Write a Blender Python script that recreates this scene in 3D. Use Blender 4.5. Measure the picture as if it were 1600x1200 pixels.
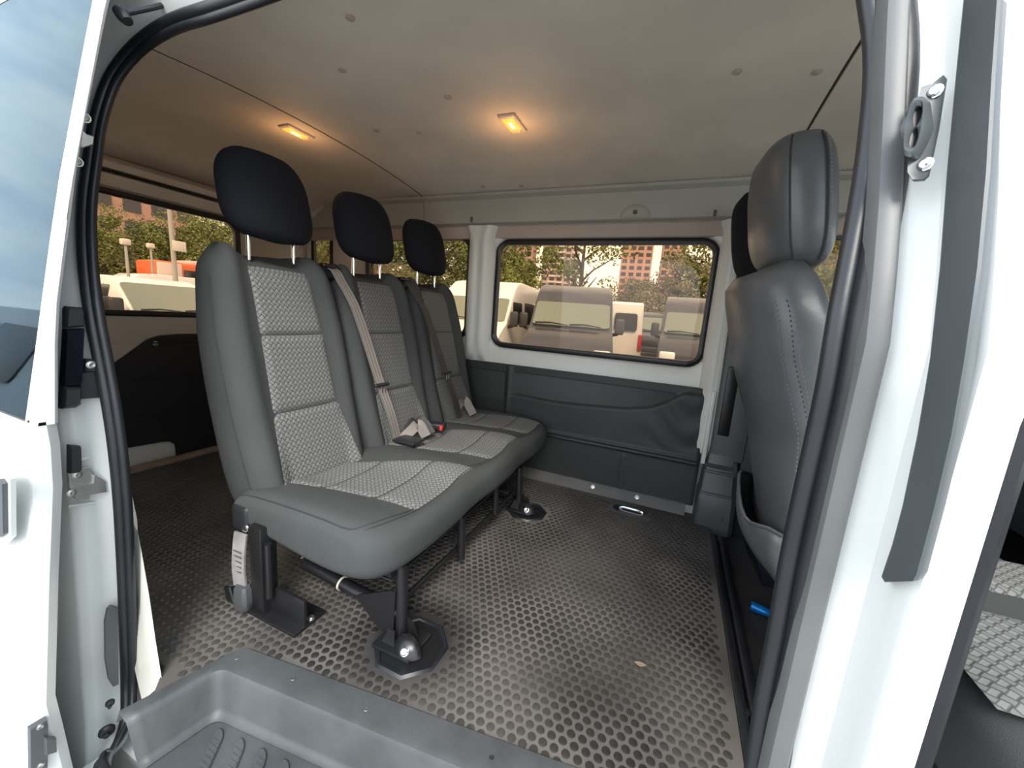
import bpy, bmesh, math, random
from mathutils import Vector, Matrix
random.seed(7)
PI = math.pi
S = bpy.context.scene
COL = S.collection
for o in list(bpy.data.objects):
    bpy.data.objects.remove(o)

# ---------------------------------------------------------------- camera
# van axes: +x towards the front of the van, +y into the van, +z up; origin at the camera
FOC = 605.0
CXP, CYP = 800.0, 600.0
vy_ = Vector((1062 - CXP, 513 - CYP, FOC)).normalized()
vx_ = -Vector((-678 - CXP, 386 - CYP, FOC)).normalized()
vx_ = (vx_ - vy_ * vx_.dot(vy_)).normalized()
vz_ = vx_.cross(vy_)
ROT = Matrix((vx_, vy_, vz_))
cam_data = bpy.data.cameras.new('camera')
cam_data.sensor_width = 36.0
cam_data.lens = FOC / 1600.0 * 36.0
cam_data.clip_start = 0.01
cam_data.clip_end = 2000
cam = bpy.data.objects.new('camera', cam_data)
COL.objects.link(cam)
r_ = ROT @ Vector((1, 0, 0)); u_ = ROT @ Vector((0, -1, 0)); b_ = ROT @ Vector((0, 0, -1))
cam.matrix_world = Matrix(((r_.x, u_.x, b_.x, 0), (r_.y, u_.y, b_.y, 0), (r_.z, u_.z, b_.z, 0), (0, 0, 0, 1)))
S.camera = cam


def px(u, v, ax, val):
    """Surveying helper: the point where the sight line of pixel (u, v) meets the plane ax = val."""
    r = ROT @ Vector((u - CXP, v - CYP, FOC))
    i = 'xyz'.index(ax)
    return r * (val / r[i])


# ---------------------------------------------------------------- world, sun, exposure
S.view_settings.view_transform = 'Standard'
S.view_settings.look = 'None'
S.view_settings.gamma = 1.0
S.view_settings.use_curve_mapping = False
S.view_settings.exposure = 1.75

W = bpy.data.worlds.new('sky')
S.world = W
W.use_nodes = True
nt = W.node_tree
nt.nodes.clear()
wn = nt.nodes.new
tc = wn('ShaderNodeTexCoord')
sep = wn('ShaderNodeSeparateXYZ')
nt.links.new(tc.outputs['Generated'], sep.inputs[0])
gr = wn('ShaderNodeValToRGB')
gr.color_ramp.elements[0].position = 0.0
gr.color_ramp.elements[0].color = (0.66, 0.72, 0.78, 1)
gr.color_ramp.elements[1].position = 0.7
gr.color_ramp.elements[1].color = (0.26, 0.42, 0.66, 1)
nt.links.new(sep.outputs['Z'], gr.inputs[0])
mp = wn('ShaderNodeMapping')
mp.inputs['Scale'].default_value = (1.0, 1.0, 3.2)
nt.links.new(tc.outputs['Generated'], mp.inputs[0])
nz = wn('ShaderNodeTexNoise')
nz.inputs['Scale'].default_value = 2.1
nz.inputs['Detail'].default_value = 7
nz.inputs['Roughness'].default_value = 0.55
nt.links.new(mp.outputs[0], nz.inputs['Vector'])
cr = wn('ShaderNodeValToRGB')
cr.color_ramp.elements[0].position = 0.40
cr.color_ramp.elements[0].color = (0, 0, 0, 1)
cr.color_ramp.elements[1].position = 0.66
cr.color_ramp.elements[1].color = (1, 1, 1, 1)
nt.links.new(nz.outputs[0], cr.inputs[0])
mxw = wn('ShaderNodeMix')
mxw.data_type = 'RGBA'
nt.links.new(cr.outputs[0], mxw.inputs[0])
nt.links.new(gr.outputs[0], mxw.inputs[6])
mxw.inputs[7].default_value = (1.0, 0.97, 0.91, 1)
bg = wn('ShaderNodeBackground')
bg.inputs['Strength'].default_value = 1.15
nt.links.new(mxw.outputs[2], bg.inputs[0])
wo = wn('ShaderNodeOutputWorld')
nt.links.new(bg.outputs[0], wo.inputs[0])

sun_d = bpy.data.lights.new('sun', 'SUN')
sun_d.energy = 1.3
sun_d.angle = math.radians(25)
sun_d.color = (1.0, 0.95, 0.87)
sun = bpy.data.objects.new('sun', sun_d)
COL.objects.link(sun)
sun.rotation_euler = Vector((-0.35, 0.75, -0.85)).to_track_quat('-Z', 'Y').to_euler()

# ---------------------------------------------------------------- materials
MATS = {}


def nodes_of(name):
    m = bpy.data.materials.new(name)
    m.use_nodes = True
    t = m.node_tree
    return m, t, t.nodes['Principled BSDF'], t.nodes.new, t.links.new


def pbr(name, col, rough=0.5, metal=0.0, var=0.0, vscale=8.0, bump=0.0, bscale=60.0, coat=0.0, spec=0.5, col2=None, emis=None, estr=0.0):
    if name in MATS:
        return MATS[name]
    m, t, b, N, L = nodes_of(name)
    c = (col[0], col[1], col[2], 1)
    b.inputs['Base Color'].default_value = c
    b.inputs['Roughness'].default_value = rough
    b.inputs['Metallic'].default_value = metal
    b.inputs['Specular IOR Level'].default_value = spec
    if coat:
        b.inputs['Coat Weight'].default_value = coat
        b.inputs['Coat Roughness'].default_value = 0.05
    tcn = N('ShaderNodeTexCoord')
    if var or col2:
        n = N('ShaderNodeTexNoise')
        n.inputs['Scale'].default_value = vscale
        n.inputs['Detail'].default_value = 6
        L(tcn.outputs['Object'], n.inputs['Vector'])
        r = N('ShaderNodeValToRGB')
        r.color_ramp.elements[0].position = 0.35
        r.color_ramp.elements[1].position = 0.68
        lo = col2 if col2 else tuple(x * (1 - var) for x in col)
        r.color_ramp.elements[0].color = (lo[0], lo[1], lo[2], 1)
        r.color_ramp.elements[1].color = c
        L(n.outputs[0], r.inputs[0])
        L(r.outputs[0], b.inputs['Base Color'])
    if bump:
        n2 = N('ShaderNodeTexNoise')
        n2.inputs['Scale'].default_value = bscale
        n2.inputs['Detail'].default_value = 4
        L(tcn.outputs['Object'], n2.inputs['Vector'])
        bp = N('ShaderNodeBump')
        bp.inputs['Strength'].default_value = bump
        bp.inputs['Distance'].default_value = 0.004
        L(n2.outputs[0], bp.inputs['Height'])
        L(bp.outputs[0], b.inputs['Normal'])
    if emis:
        b.inputs['Emission Color'].default_value = (emis[0], emis[1], emis[2], 1)
        b.inputs['Emission Strength'].default_value = estr
    MATS[name] = m
    return m


def weave(name, dark, light, cell=0.0125):
    """Woven seat cloth: short raised bars laid crosswise in turn, turned 45 degrees; coordinates are UV in metres."""
    m, t, b, N, L = nodes_of(name)

    def mth(op, a, bb=None):
        n = N('ShaderNodeMath')
        n.operation = op
        for i, x in enumerate((a, bb)):
            if x is None:
                continue
            if isinstance(x, (int, float)):
                n.inputs[i].default_value = x
            else:
                L(x, n.inputs[i])
        return n.outputs[0]
    uv = N('ShaderNodeUVMap')
    mpn = N('ShaderNodeMapping')
    mpn.inputs['Rotation'].default_value = (0, 0, PI / 4)
    mpn.inputs['Scale'].default_value = (1 / cell, 1 / cell, 1)
    L(uv.outputs[0], mpn.inputs[0])
    s = N('ShaderNodeSeparateXYZ')
    L(mpn.outputs[0], s.inputs[0])
    u, v = s.outputs[0], s.outputs[1]
    fu, fv = mth('FLOOR', u), mth('FLOOR', v)
    par = mth('FLOORED_MODULO', mth('ADD', fu, fv), 2.0)
    cu, cv = mth('ABSOLUTE', mth('SUBTRACT', mth('FRACT', u), 0.5)), mth('ABSOLUTE', mth('SUBTRACT', mth('FRACT', v), 0.5))
    def bar(c):
        n = N('ShaderNodeMapRange')
        n.interpolation_type = 'SMOOTHSTEP'
        n.inputs['From Min'].default_value = 0.46
        n.inputs['From Max'].default_value = 0.22
        L(c, n.inputs['Value'])
        return n.outputs[0]
    pa = mth('MULTIPLY', par, bar(cu))
    pb = mth('MULTIPLY', mth('SUBTRACT', 1.0, par), bar(cv))
    h = mth('ADD', pa, pb)
    mx = N('ShaderNodeMix')
    mx.data_type = 'RGBA'
    L(mth('MULTIPLY', h, mth('ADD', mth('MULTIPLY', par, 0.25), 0.75)), mx.inputs[0])
    mx.inputs[6].default_value = (*dark, 1)
    mx.inputs[7].default_value = (*light, 1)
    L(mx.outputs[2], b.inputs['Base Color'])
    b.inputs['Roughness'].default_value = 0.85
    b.inputs['Specular IOR Level'].default_value = 0.25
    bp = N('ShaderNodeBump')
    bp.inputs['Strength'].default_value = 0.5
    bp.inputs['Distance'].default_value = 0.002
    L(h, bp.inputs['Height'])
    L(bp.outputs[0], b.inputs['Normal'])
    MATS[name] = m
    return m


def glass(name, tint, refl=0.5, rough=0.0, base=0.04, gcol=(1, 1, 1)):
    m = bpy.data.materials.new(name)
    m.use_nodes = True
    t = m.node_tree
    t.nodes.clear()
    N, L = t.nodes.new, t.links.new
    tr = N('ShaderNodeBsdfTransparent')
    tr.inputs[0].default_value = (*tint, 1)
    gl = N('ShaderNodeBsdfGlossy')
    gl.inputs['Roughness'].default_value = rough
    gl.inputs['Color'].default_value = (*gcol, 1)
    lw = N('ShaderNodeFresnel')
    lw.inputs['IOR'].default_value = 1.45
    mu = N('ShaderNodeMath')
    mu.operation = 'MULTIPLY_ADD'
    mu.inputs[1].default_value = refl
    mu.inputs[2].default_value = base
    mu.use_clamp = True
    L(lw.outputs[0], mu.inputs[0])
    mx = N('ShaderNodeMixShader')
    L(mu.outputs[0], mx.inputs[0])
    L(tr.outputs[0], mx.inputs[1])
    L(gl.outputs[0], mx.inputs[2])
    o = N('ShaderNodeOutputMaterial')
    L(mx.outputs[0], o.inputs[0])
    MATS[name] = m
    return m


M_WHITE = pbr('white_paint', (0.70, 0.72, 0.70), 0.28, coat=0.4, var=0.04, vscale=3)
M_JAMB = pbr('white_jamb_paint', (0.60, 0.62, 0.595), 0.38, coat=0.2, var=0.08, vscale=5)
M_INWHITE = pbr('inner_white_paint', (0.70, 0.69, 0.63), 0.4, coat=0.15, var=0.06, vscale=4)
M_CEIL = pbr('headliner_board', (0.70, 0.63, 0.53), 0.75, var=0.14, vscale=3.5, bump=0.05, bscale=40)
M_COVE = pbr('cove_paint', (0.38, 0.37, 0.32), 0.55, var=0.06, vscale=4)
M_HEADER = pbr('header_board', (0.46, 0.38, 0.32), 0.7, var=0.06)
M_RUBBER = pbr('black_rubber', (0.014, 0.016, 0.019), 0.40, bump=0.12, bscale=35, var=0.3, vscale=9)
M_SHEENRUB = pbr('sky_sheen_rubber', (0.125, 0.13, 0.13), 0.42, var=0.25, vscale=6)  # black seal rubber with the sky's sheen put into its grey
M_GASKET = pbr('window_gasket', (0.010, 0.009, 0.009), 0.4)
M_VINYL = pbr('dark_vinyl', (0.030, 0.033, 0.031), 0.52, bump=0.22, bscale=160, var=0.2, vscale=5)
M_VINYLB = pbr('black_vinyl', (0.012, 0.012, 0.014), 0.6, bump=0.2, bscale=140)
M_CLOTH = pbr('grey_seat_cloth', (0.062, 0.066, 0.064), 0.85, spec=0.25, bump=0.3, bscale=700, var=0.1, vscale=6)
M_HEADREST = pbr('black_headrest_cloth', (0.010, 0.011, 0.015), 0.9, spec=0.2, bump=0.3, bscale=500)
M_WEAVE = weave('woven_seat_insert', (0.070, 0.071, 0.068), (0.20, 0.20, 0.19))
M_LEATHER = pbr('grey_leatherette', (0.105, 0.112, 0.118), 0.33, bump=0.5, bscale=16, var=0.25, vscale=7)
M_STITCH = pbr('grey_stitching', (0.03, 0.03, 0.032), 0.8)
M_STITCHL = pbr('light_stitching', (0.17, 0.175, 0.18), 0.8)
M_CHROME = pbr('chrome', (0.75, 0.76, 0.77), 0.16, 1.0)
M_STEEL = pbr('zinc_steel', (0.62, 0.62, 0.59), 0.38, 1.0, var=0.2, vscale=30)
M_BLKMETAL = pbr('black_frame_paint', (0.012, 0.012, 0.013), 0.3)
M_BLKPLAST = pbr('black_plastic', (0.018, 0.019, 0.022), 0.45, bump=0.08, bscale=120)
M_GREYPLAST = pbr('grey_plastic', (0.072, 0.076, 0.078), 0.42, bump=0.1, bscale=90, var=0.12, vscale=6)
M_STEP = pbr('step_plastic', (0.080, 0.086, 0.088), 0.5, var=0.38, vscale=7, bump=0.2, bscale=50)
M_MAT = pbr('floor_mat_dust', (0.150, 0.136, 0.121), 0.6, col2=(0.070, 0.063, 0.055), vscale=3.2, bump=0.15, bscale=70)
M_STUD = pbr('floor_mat_stud', (0.078, 0.071, 0.064), 0.40, col2=(0.026, 0.024, 0.022), vscale=3.2)
M_CARPET = pbr('cab_floor_carpet', (0.046, 0.043, 0.040), 0.9, bump=0.5, bscale=200, var=0.3)
M_BELT = pbr('tan_grey_webbing', (0.235, 0.205, 0.180), 0.6, bump=0.3, bscale=400)
M_BELTD = pbr('dark_webbing', (0.055, 0.048, 0.044), 0.65, bump=0.3, bscale=400)
M_RED = pbr('red_button', (0.75, 0.03, 0.03), 0.4)
M_BLUE = pbr('blue_anodised', (0.01, 0.22, 0.62), 0.28, 0.4)
M_TAG = pbr('translucent_grey_label', (0.30, 0.28, 0.27), 0.35, var=0.3, vscale=25)
M_WOOD = pbr('plywood_edge', (0.34, 0.25, 0.18), 0.7, var=0.25, vscale=18)
M_LAMP = pbr('lamp_lens', (0.45, 0.20, 0.04), 0.35, emis=(1.0, 0.40, 0.06), estr=0.45)
M_BULB = pbr('lamp_bulb', (1, 0.8, 0.5), 0.3, emis=(1.0, 0.66, 0.22), estr=1.1)
M_LAMPFR = pbr('lamp_frame', (0.62, 0.55, 0.45), 0.45)
M_PAD = pbr('black_pad_strip', (0.075, 0.085, 0.09), 0.42, var=0.15, vscale=6)
M_GLASS = glass('bronze_window_glass', (0.74, 0.63, 0.51), refl=0.30, base=0.008)
M_DGLASS = glass('sliding_door_glass', (0.20, 0.24, 0.26), refl=0.55, base=0.03, gcol=(0.66, 0.86, 1.0))
M_LEAFDRY = pbr('dry_leaf', (0.30, 0.24, 0.16), 0.8)
M_ASPH = pbr('asphalt', (0.34, 0.335, 0.32), 0.9, var=0.25, vscale=1.2)



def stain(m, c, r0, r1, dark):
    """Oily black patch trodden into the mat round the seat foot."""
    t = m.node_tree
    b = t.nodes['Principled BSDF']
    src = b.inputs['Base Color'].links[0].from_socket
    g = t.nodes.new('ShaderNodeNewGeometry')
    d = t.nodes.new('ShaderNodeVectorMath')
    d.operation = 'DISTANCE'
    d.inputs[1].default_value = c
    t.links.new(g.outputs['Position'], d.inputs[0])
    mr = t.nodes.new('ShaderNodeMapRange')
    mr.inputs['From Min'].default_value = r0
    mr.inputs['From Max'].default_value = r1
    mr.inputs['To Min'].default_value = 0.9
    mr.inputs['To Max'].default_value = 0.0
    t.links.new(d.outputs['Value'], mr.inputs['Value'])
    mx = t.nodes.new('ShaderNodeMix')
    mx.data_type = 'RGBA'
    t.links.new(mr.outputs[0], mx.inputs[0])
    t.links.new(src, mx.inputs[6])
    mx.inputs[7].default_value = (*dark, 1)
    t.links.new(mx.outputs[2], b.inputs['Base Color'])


for m_ in (M_MAT, M_STUD):
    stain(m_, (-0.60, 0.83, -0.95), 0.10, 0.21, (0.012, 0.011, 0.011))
# ---------------------------------------------------------------- mesh helpers


class MB:
    """Collects shapes; build() links them as ONE mesh object."""

    def __init__(self):
        self.v, self.f, self.uv = [], [], {}

    def add(self, vs, fs, uvs=None):
        o = len(self.v)
        self.v += [Vector(p) for p in vs]
        for f in fs:
            self.f.append(tuple(i + o for i in f))
        if uvs:
            for i, q in enumerate(uvs):
                self.uv[o + i] = q
        return self

    def frombm(self, bm, mat=None):
        bm.verts.index_update()
        vs = [(mat @ v.co) if mat else v.co.copy() for v in bm.verts]
        self.add(vs, [[v.index for v in f.verts] for f in bm.faces])
        bm.free()
        return self

    def rbox(self, c, s, r=0.005, seg=2, rot=None):
        bm = bmesh.new()
        bmesh.ops.create_cube(bm, size=1)
        for v in bm.verts:
            v.co = Vector((v.co.x * s[0], v.co.y * s[1], v.co.z * s[2]))
        if r > 0:
            bmesh.ops.bevel(bm, geom=list(bm.edges), offset=min(r, min(s) * 0.49), segments=seg, profile=0.5, affect='EDGES')
        m = Matrix.Translation(Vector(c))
        if rot is not None:
            m = m @ (rot.to_4x4() if isinstance(rot, Matrix) else rot.to_matrix().to_4x4())
        return self.frombm(bm, m)

    def tube(self, pts, r, n=10, cap=True, flat=1.0, up=None):
        pts = [Vector(p) for p in pts]
        rs = r if isinstance(r, (list, tuple)) else [r] * len(pts)
        secs = []
        ref = None
        for i, p in enumerate(pts):
            a = pts[max(i - 1, 0)]
            b = pts[min(i + 1, len(pts) - 1)]
            d = (b - a).normalized()
            if ref is None:
                ref = Vector(up) if up else (Vector((0, 0, 1)) if abs(d.z) < 0.9 else Vector((1, 0, 0)))
            x = (ref - d * ref.dot(d)).normalized()
            y = d.cross(x)
            ref = x
            secs.append([p + x * (rs[i] * flat * math.cos(2 * PI * k / n)) + y * (rs[i] * math.sin(2 * PI * k / n)) for k in range(n)])
        return self.loft(secs, cap=cap)

    def loft(self, secs, cap=True, closed=True, ring=False):
        n = len(secs[0])
        vs = [p for s in secs for p in s]
        fs = []
        m = len(secs)
        for i in range(m if ring else m - 1):
            j = (i + 1) % m
            for k in range(n if closed else n - 1):
                l = (k + 1) % n
                fs.append((i * n + k, i * n + l, j * n + l, j * n + k))
        if cap and closed and not ring:
            fs.append(tuple(reversed(range(n))))
            fs.append(tuple((m - 1) * n + k for k in range(n)))
        return self.add(vs, fs)

    def grid(self, fn, nu, nv, uvf=None):
        vs, uvs = [], []
        for i in range(nu + 1):
            for j in range(nv + 1):
                p = Vector(fn(i / nu, j / nv))
                vs.append(p)
                if uvf:
                    uvs.append(uvf(i / nu, j / nv))
        fs = [(i * (nv + 1) + j, i * (nv + 1) + j + 1, (i + 1) * (nv + 1) + j + 1, (i + 1) * (nv + 1) + j) for i in range(nu) for j in range(nv)]
        return self.add(vs, fs, uvs if uvf else None)

    def prism(self, poly, vec, bevel=0.0):
        n = len(poly)
        poly = [Vector(p) for p in poly]
        vec = Vector(vec)
        self.add(poly + [p + vec for p in poly],
                 [tuple(reversed(range(n))), tuple(range(n, 2 * n))] + [(k, (k + 1) % n, n + (k + 1) % n, n + k) for k in range(n)])
        return self

    def lathe(self, prof, c, ax=(0, 0, 1), n=16):
        ax = Vector(ax).normalized()
        q = Vector((0, 0, 1)).rotation_difference(ax)
        c = Vector(c)
        secs = [[c + q @ Vector((r * math.cos(2 * PI * k / n), r * math.sin(2 * PI * k / n), h)) for k in range(n)] for r, h in prof]
        return self.loft(secs)

    def build(self, name, mat, parent=None, smooth=35, kind=None, solid=0.0):
        me = bpy.data.meshes.new(name)
        me.from_pydata([tuple(p) for p in self.v], [], self.f)
        if self.uv:
            ul = me.uv_layers.new(name='UVMap')
            for lp in me.loops:
                ul.data[lp.index].uv = self.uv.get(lp.vertex_index, (0, 0))
        me.validate()
        bm = bmesh.new()
        bm.from_mesh(me)
        bmesh.ops.recalc_face_normals(bm, faces=list(bm.faces))
        bm.to_mesh(me)
        bm.free()
        if smooth:
            me.shade_smooth()
            me.set_sharp_from_angle(angle=math.radians(smooth))
        me.materials.append(mat)
        o = bpy.data.objects.new(name, me)
        COL.objects.link(o)
        if solid:
            md = o.modifiers.new('thick', 'SOLIDIFY')
            md.thickness = solid
            md.offset = -1
        if kind:
            o['kind'] = kind
        if parent:
            o.parent = parent
            root = parent
            if parent.type == 'EMPTY':
                o.matrix_parent_inverse = Matrix.Translation(-parent.location)
            elif parent.parent is None:
                o.matrix_parent_inverse = Matrix.Translation(-parent.location)
            if o.parent.get('moved'):
                pass
        else:
            c = sum((Vector(b) for b in o.bound_box), Vector()) / 8
            zmin = min(b[2] for b in o.bound_box)
            c.z = zmin
            me.transform(Matrix.Translation(-c))
            o.location = c
        return o


def tag(o, label=None, cat=None, group=None, kind=None):
    if label:
        o['label'] = label
    if cat:
        o['category'] = cat
    if group:
        o['group'] = group
    if kind:
        o['kind'] = kind
    return o


def thing(name, label, cat, loc, group=None):
    o = bpy.data.objects.new(name, None)
    o.empty_display_size = 0.1
    COL.objects.link(o)
    o.location = Vector(loc)
    return tag(o, label, cat, group)


def copy_tree(o, parent=None):
    c = o.copy()
    COL.objects.link(c)
    if parent:
        c.parent = parent
    for ch in list(o.children):
        copy_tree(ch, c)
    return c


def bolt(name, p, ax, r, mat, parent, h=0.006):
    mb = MB()
    mb.lathe([(r * 1.25, 0), (r * 1.25, h * 0.3), (r, h * 0.35), (r, h * 0.8), (r * 0.75, h), (r * 0.3, h * 0.9), (0.0005, h * 0.85)], p, ax, 12)
    return mb.build(name, mat, parent)


def smst(a, b, x):
    t = min(max((x - a) / (b - a), 0), 1)
    return t * t * (3 - 2 * t)


def lerp(a, b, t):
    return a + (b - a) * t


def interp(pts, x):
    if x <= pts[0][0]:
        return pts[0][1]
    for (x0, y0), (x1, y1) in zip(pts, pts[1:]):
        if x <= x1:
            return lerp(y0, y1, (x - x0) / (x1 - x0))
    return pts[-1][1]


def catmull(P, n, closed=False):
    P = [Vector(p) for p in P]
    out = []
    m = len(P)
    for i in range(m if closed else m - 1):
        p0 = P[(i - 1) % m] if closed or i > 0 else P[0] * 2 - P[1]
        p1, p2 = P[i], P[(i + 1) % m]
        p3 = P[(i + 2) % m] if closed or i + 2 < m else P[-1] * 2 - P[-2]
        for k in range(n):
            t = k / n
            out.append(0.5 * ((2 * p1) + (p2 - p0) * t + (2 * p0 - 5 * p1 + 4 * p2 - p3) * t * t + (3 * p1 - p0 - 3 * p2 + p3) * t ** 3))
    if not closed:
        out.append(P[-1])
    return out


def rrect(x0, x1, z0, z1, r, n=6):
    """Rounded rectangle outline in two coordinates, counter-clockwise."""
    pts = []
    for cx, cz, a0 in ((x1 - r, z1 - r, 0), (x0 + r, z1 - r, 90), (x0 + r, z0 + r, 180), (x1 - r, z0 + r, 270)):
        for k in range(n + 1):
            a = math.radians(a0 + 90 * k / n)
            pts.append((cx + r * math.cos(a), cz + r * math.sin(a)))
    return pts


def outer_match(pts, x0, x1, z0, z1):
    """For each point of a rounded hole, the point on the surrounding rectangle."""
    out = []
    n = len(pts) // 4
    corners = [(x1, z1), (x0, z1), (x0, z0), (x1, z0)]
    for q in range(4):
        c = corners[q]
        for k in range(n):
            p = pts[q * n + k]
            a = k / (n - 1)
            if q == 0:
                o = (x1, lerp(p[1], z1, min(1, a * 2))) if a <= 0.5 else (lerp(x1, p[0], a * 2 - 1), z1)
            elif q == 1:
                o = (lerp(p[0], x0, min(1, a * 2)), z1) if a <= 0.5 else (x0, lerp(z1, p[1], a * 2 - 1))
            elif q == 2:
                o = (x0, lerp(p[1], z0, min(1, a * 2))) if a <= 0.5 else (lerp(x0, p[0], a * 2 - 1), z0)
            else:
                o = (lerp(p[0], x1, min(1, a * 2)), z0) if a <= 0.5 else (x1, lerp(z0, p[1], a * 2 - 1))
            out.append(o)
    return out


FZ = -0.95                 # cargo floor level
YF = 2.15                  # inner face of the far wall
GZ = -1.57                 # ground outside
XR = -2.62                 # rear wall

# ================================================================ SETTING
# ---------------------------------------------------------------- floor: moulded rubber mat with round studs
edge = [(-2.60, 0.46), (-1.10, 0.46), (-1.04, 0.41), (-1.036, 0.407), (-0.975, 0.572), (-0.158, 0.682), (0.262, 0.738), (0.262, 2.0), (0.20, 2.13), (-2.60, 2.13)]
mb = MB()
mb.prism([(x, y, FZ - 0.03) for x, y in edge], (0, 0, 0.03))
floor = mb.build('floor', M_MAT, None, smooth=0)
floor['kind'] = 'structure'


def inside(poly, x, y):
    c = False
    j = len(poly) - 1
    for i in range(len(poly)):
        xi, yi = poly[i]
        xj, yj = poly[j]
        if (yi > y) != (yj > y) and x < (xj - xi) * (y - yi) / (yj - yi) + xi:
            c = not c
        j = i
    return c


CUT = [((-0.585, 0.80), 0.108), ((-0.575, 1.70), 0.10)]
ANCH = (-0.115, 1.99)
shr = [(-2.52, 0.48), (-1.09, 0.48), (-1.03, 0.45), (-0.972, 0.592), (-0.158, 0.694), (0.236, 0.746), (0.232, 1.95), (0.15, 2.04), (-2.52, 2.04)]
vs, fs = [], []
pit = 0.027
row = 0
y = 0.42
while y < 2.06:
    x = -2.55 + (pit / 2 if row % 2 else 0)
    while x < 0.25:
        ok = inside(shr, x, y) and all((x - c[0]) ** 2 + (y - c[1]) ** 2 > (rr + 0.012) ** 2 for c, rr in CUT)
        ok = ok and not (abs(x - ANCH[0]) < 0.10 and abs(y - ANCH[1]) < 0.055)
        if ok:
            n = 12 if y < 1.25 and x > -1.1 else 8
            o = len(vs)
            for rr, zz in ((0.0102, 0.0), (0.0094, 0.0016), (0.0082, 0.0021)):
                for k in range(n):
                    a = 2 * PI * k / n
                    vs.append((x + rr * math.cos(a), y + rr * math.sin(a), FZ + zz))
            for s_ in range(2):
                for k in range(n):
                    l = (k + 1) % n
                    fs.append((o + s_ * n + k, o + s_ * n + l, o + (s_ + 1) * n + l, o + (s_ + 1) * n + k))
            fs.append(tuple(o + 2 * n + k for k in range(n)))
        x += pit
    y += pit * 0.866
    row += 1
mb = MB()
mb.v = [Vector(p) for p in vs]
mb.f = fs
studs = mb.build('floor_studs', M_STUD, floor, smooth=40, kind='stuff')

# openings moulded in the mat round the seat feet
for (cx, cy), rr in CUT:
    mb = MB()
    prof = [(0.0, 0.0), (0.004, 0.006), (0.012, 0.007), (0.018, 0.0)]
    secs = []
    for k in range(8):
        a = 2 * PI * (k + 0.5) / 8
        secs.append([(cx + (rr - 0.018 + d) * math.cos(a), cy + (rr - 0.018 + d) * math.sin(a), FZ + h) for d, h in prof])
    mb.loft(secs, closed=False, ring=True, cap=False)
    mb.build('mat_lip', M_RUBBER, floor, smooth=50)
    mb = MB()
    mb.prism([(cx + (rr - 0.016) * math.cos(2 * PI * (k + 0.5) / 8), cy + (rr - 0.016) * math.sin(2 * PI * (k + 0.5) / 8), FZ - 0.002) for k in range(8)], (0, 0, 0.0035))
    mb.build('mat_cutout', M_BLKMETAL, floor, smooth=0)
# oval lashing recess with its bright bar
mb = MB()
ov = rrect(ANCH[0] - 0.082, ANCH[0] + 0.082, ANCH[1] - 0.036, ANCH[1] + 0.036, 0.035, 8)
mb.prism([(x, y, FZ - 0.002) for x, y in ov], (0, 0, 0.0035))
anc = mb.build('lashing_recess', M_BLKMETAL, floor, smooth=0)
mb = MB()
mb.tube([(ANCH[0] - 0.05, ANCH[1], FZ + 0.002), (ANCH[0] - 0.03, ANCH[1], FZ + 0.010), (ANCH[0] + 0.055, ANCH[1] - 0.004, FZ + 0.010), (ANCH[0] + 0.07, ANCH[1] - 0.004, FZ + 0.002)], 0.008, 10)
mb.build('lashing_bar', M_CHROME, anc)
# cab floor beyond the mat and the sill between them
mb = MB()
mb.prism([(0.30, 0.56, -1.05), (1.5, 0.56, -1.05), (1.5, 2.13, -1.05), (0.30, 2.13, -1.05)], (0, 0, 0.04))
cabf = mb.build('cab_floor', M_CARPET, floor, smooth=0)
mb = MB()
for x0, x1, z1 in ((0.262, 0.283, FZ + 0.004), (0.283, 0.296, FZ - 0.014), (0.296, 0.318, FZ + 0.002), (0.318, 0.334, FZ - 0.02)):
    mb.rbox(((x0 + x1) / 2, 1.31, (z1 - 1.04) / 2), (x1 - x0, 1.30, z1 + 1.04), 0.005)
mb.build('sill_strip', M_RUBBER, floor)
# wooden strip along the rear edge of the floor
mb = MB()
mb.rbox((-2.535, 1.30, FZ + 0.012), (0.05, 1.66, 0.024), 0.004)
mb.build('wooden_strip', M_WOOD, floor)

# ---------------------------------------------------------------- ceiling


def ceil_z(y):
    return 0.722 - 0.05 * ((y - 1.31) / 0.75) ** 2


ceiling = thing('ceiling', None, None, (0, 1.3, 0.74))
ceiling['kind'] = 'structure'
for nm, x0, x1 in (('ceiling_panel', -2.62, -1.533), ('ceiling_panel', -1.529, 0.312), ('ceiling_panel', 0.316, 1.5)):
    mb = MB()
    rear = x0 < -2
    prof = []
    for k in range(17):
        y = 0.64 + (2.06 - 0.64) * k / 16
        prof.append((y, ceil_z(y)))
    prof += [(2.085, 0.655), (2.09, 0.63)]

    def drop(x):
        return 0.0 if not rear else -0.10 * smst(-2.25, -2.62, x)
    xs = [x0, x0 + 0.004] + [lerp(x0, x1, k / 14) for k in range(1, 14)] + [x1 - 0.004, x1]
    secs = []
    for i, x in enumerate(xs):
        e = 0.003 if i in (0, len(xs) - 1) else 0
        secs.append([(x, y, z + e + drop(x)) for y, z in prof] + [(x, y, z + 0.012 + drop(x)) for y, z in reversed(prof)])
    mb.loft(secs)
    mb.build(nm, M_CEIL, ceiling, smooth=14)
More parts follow.
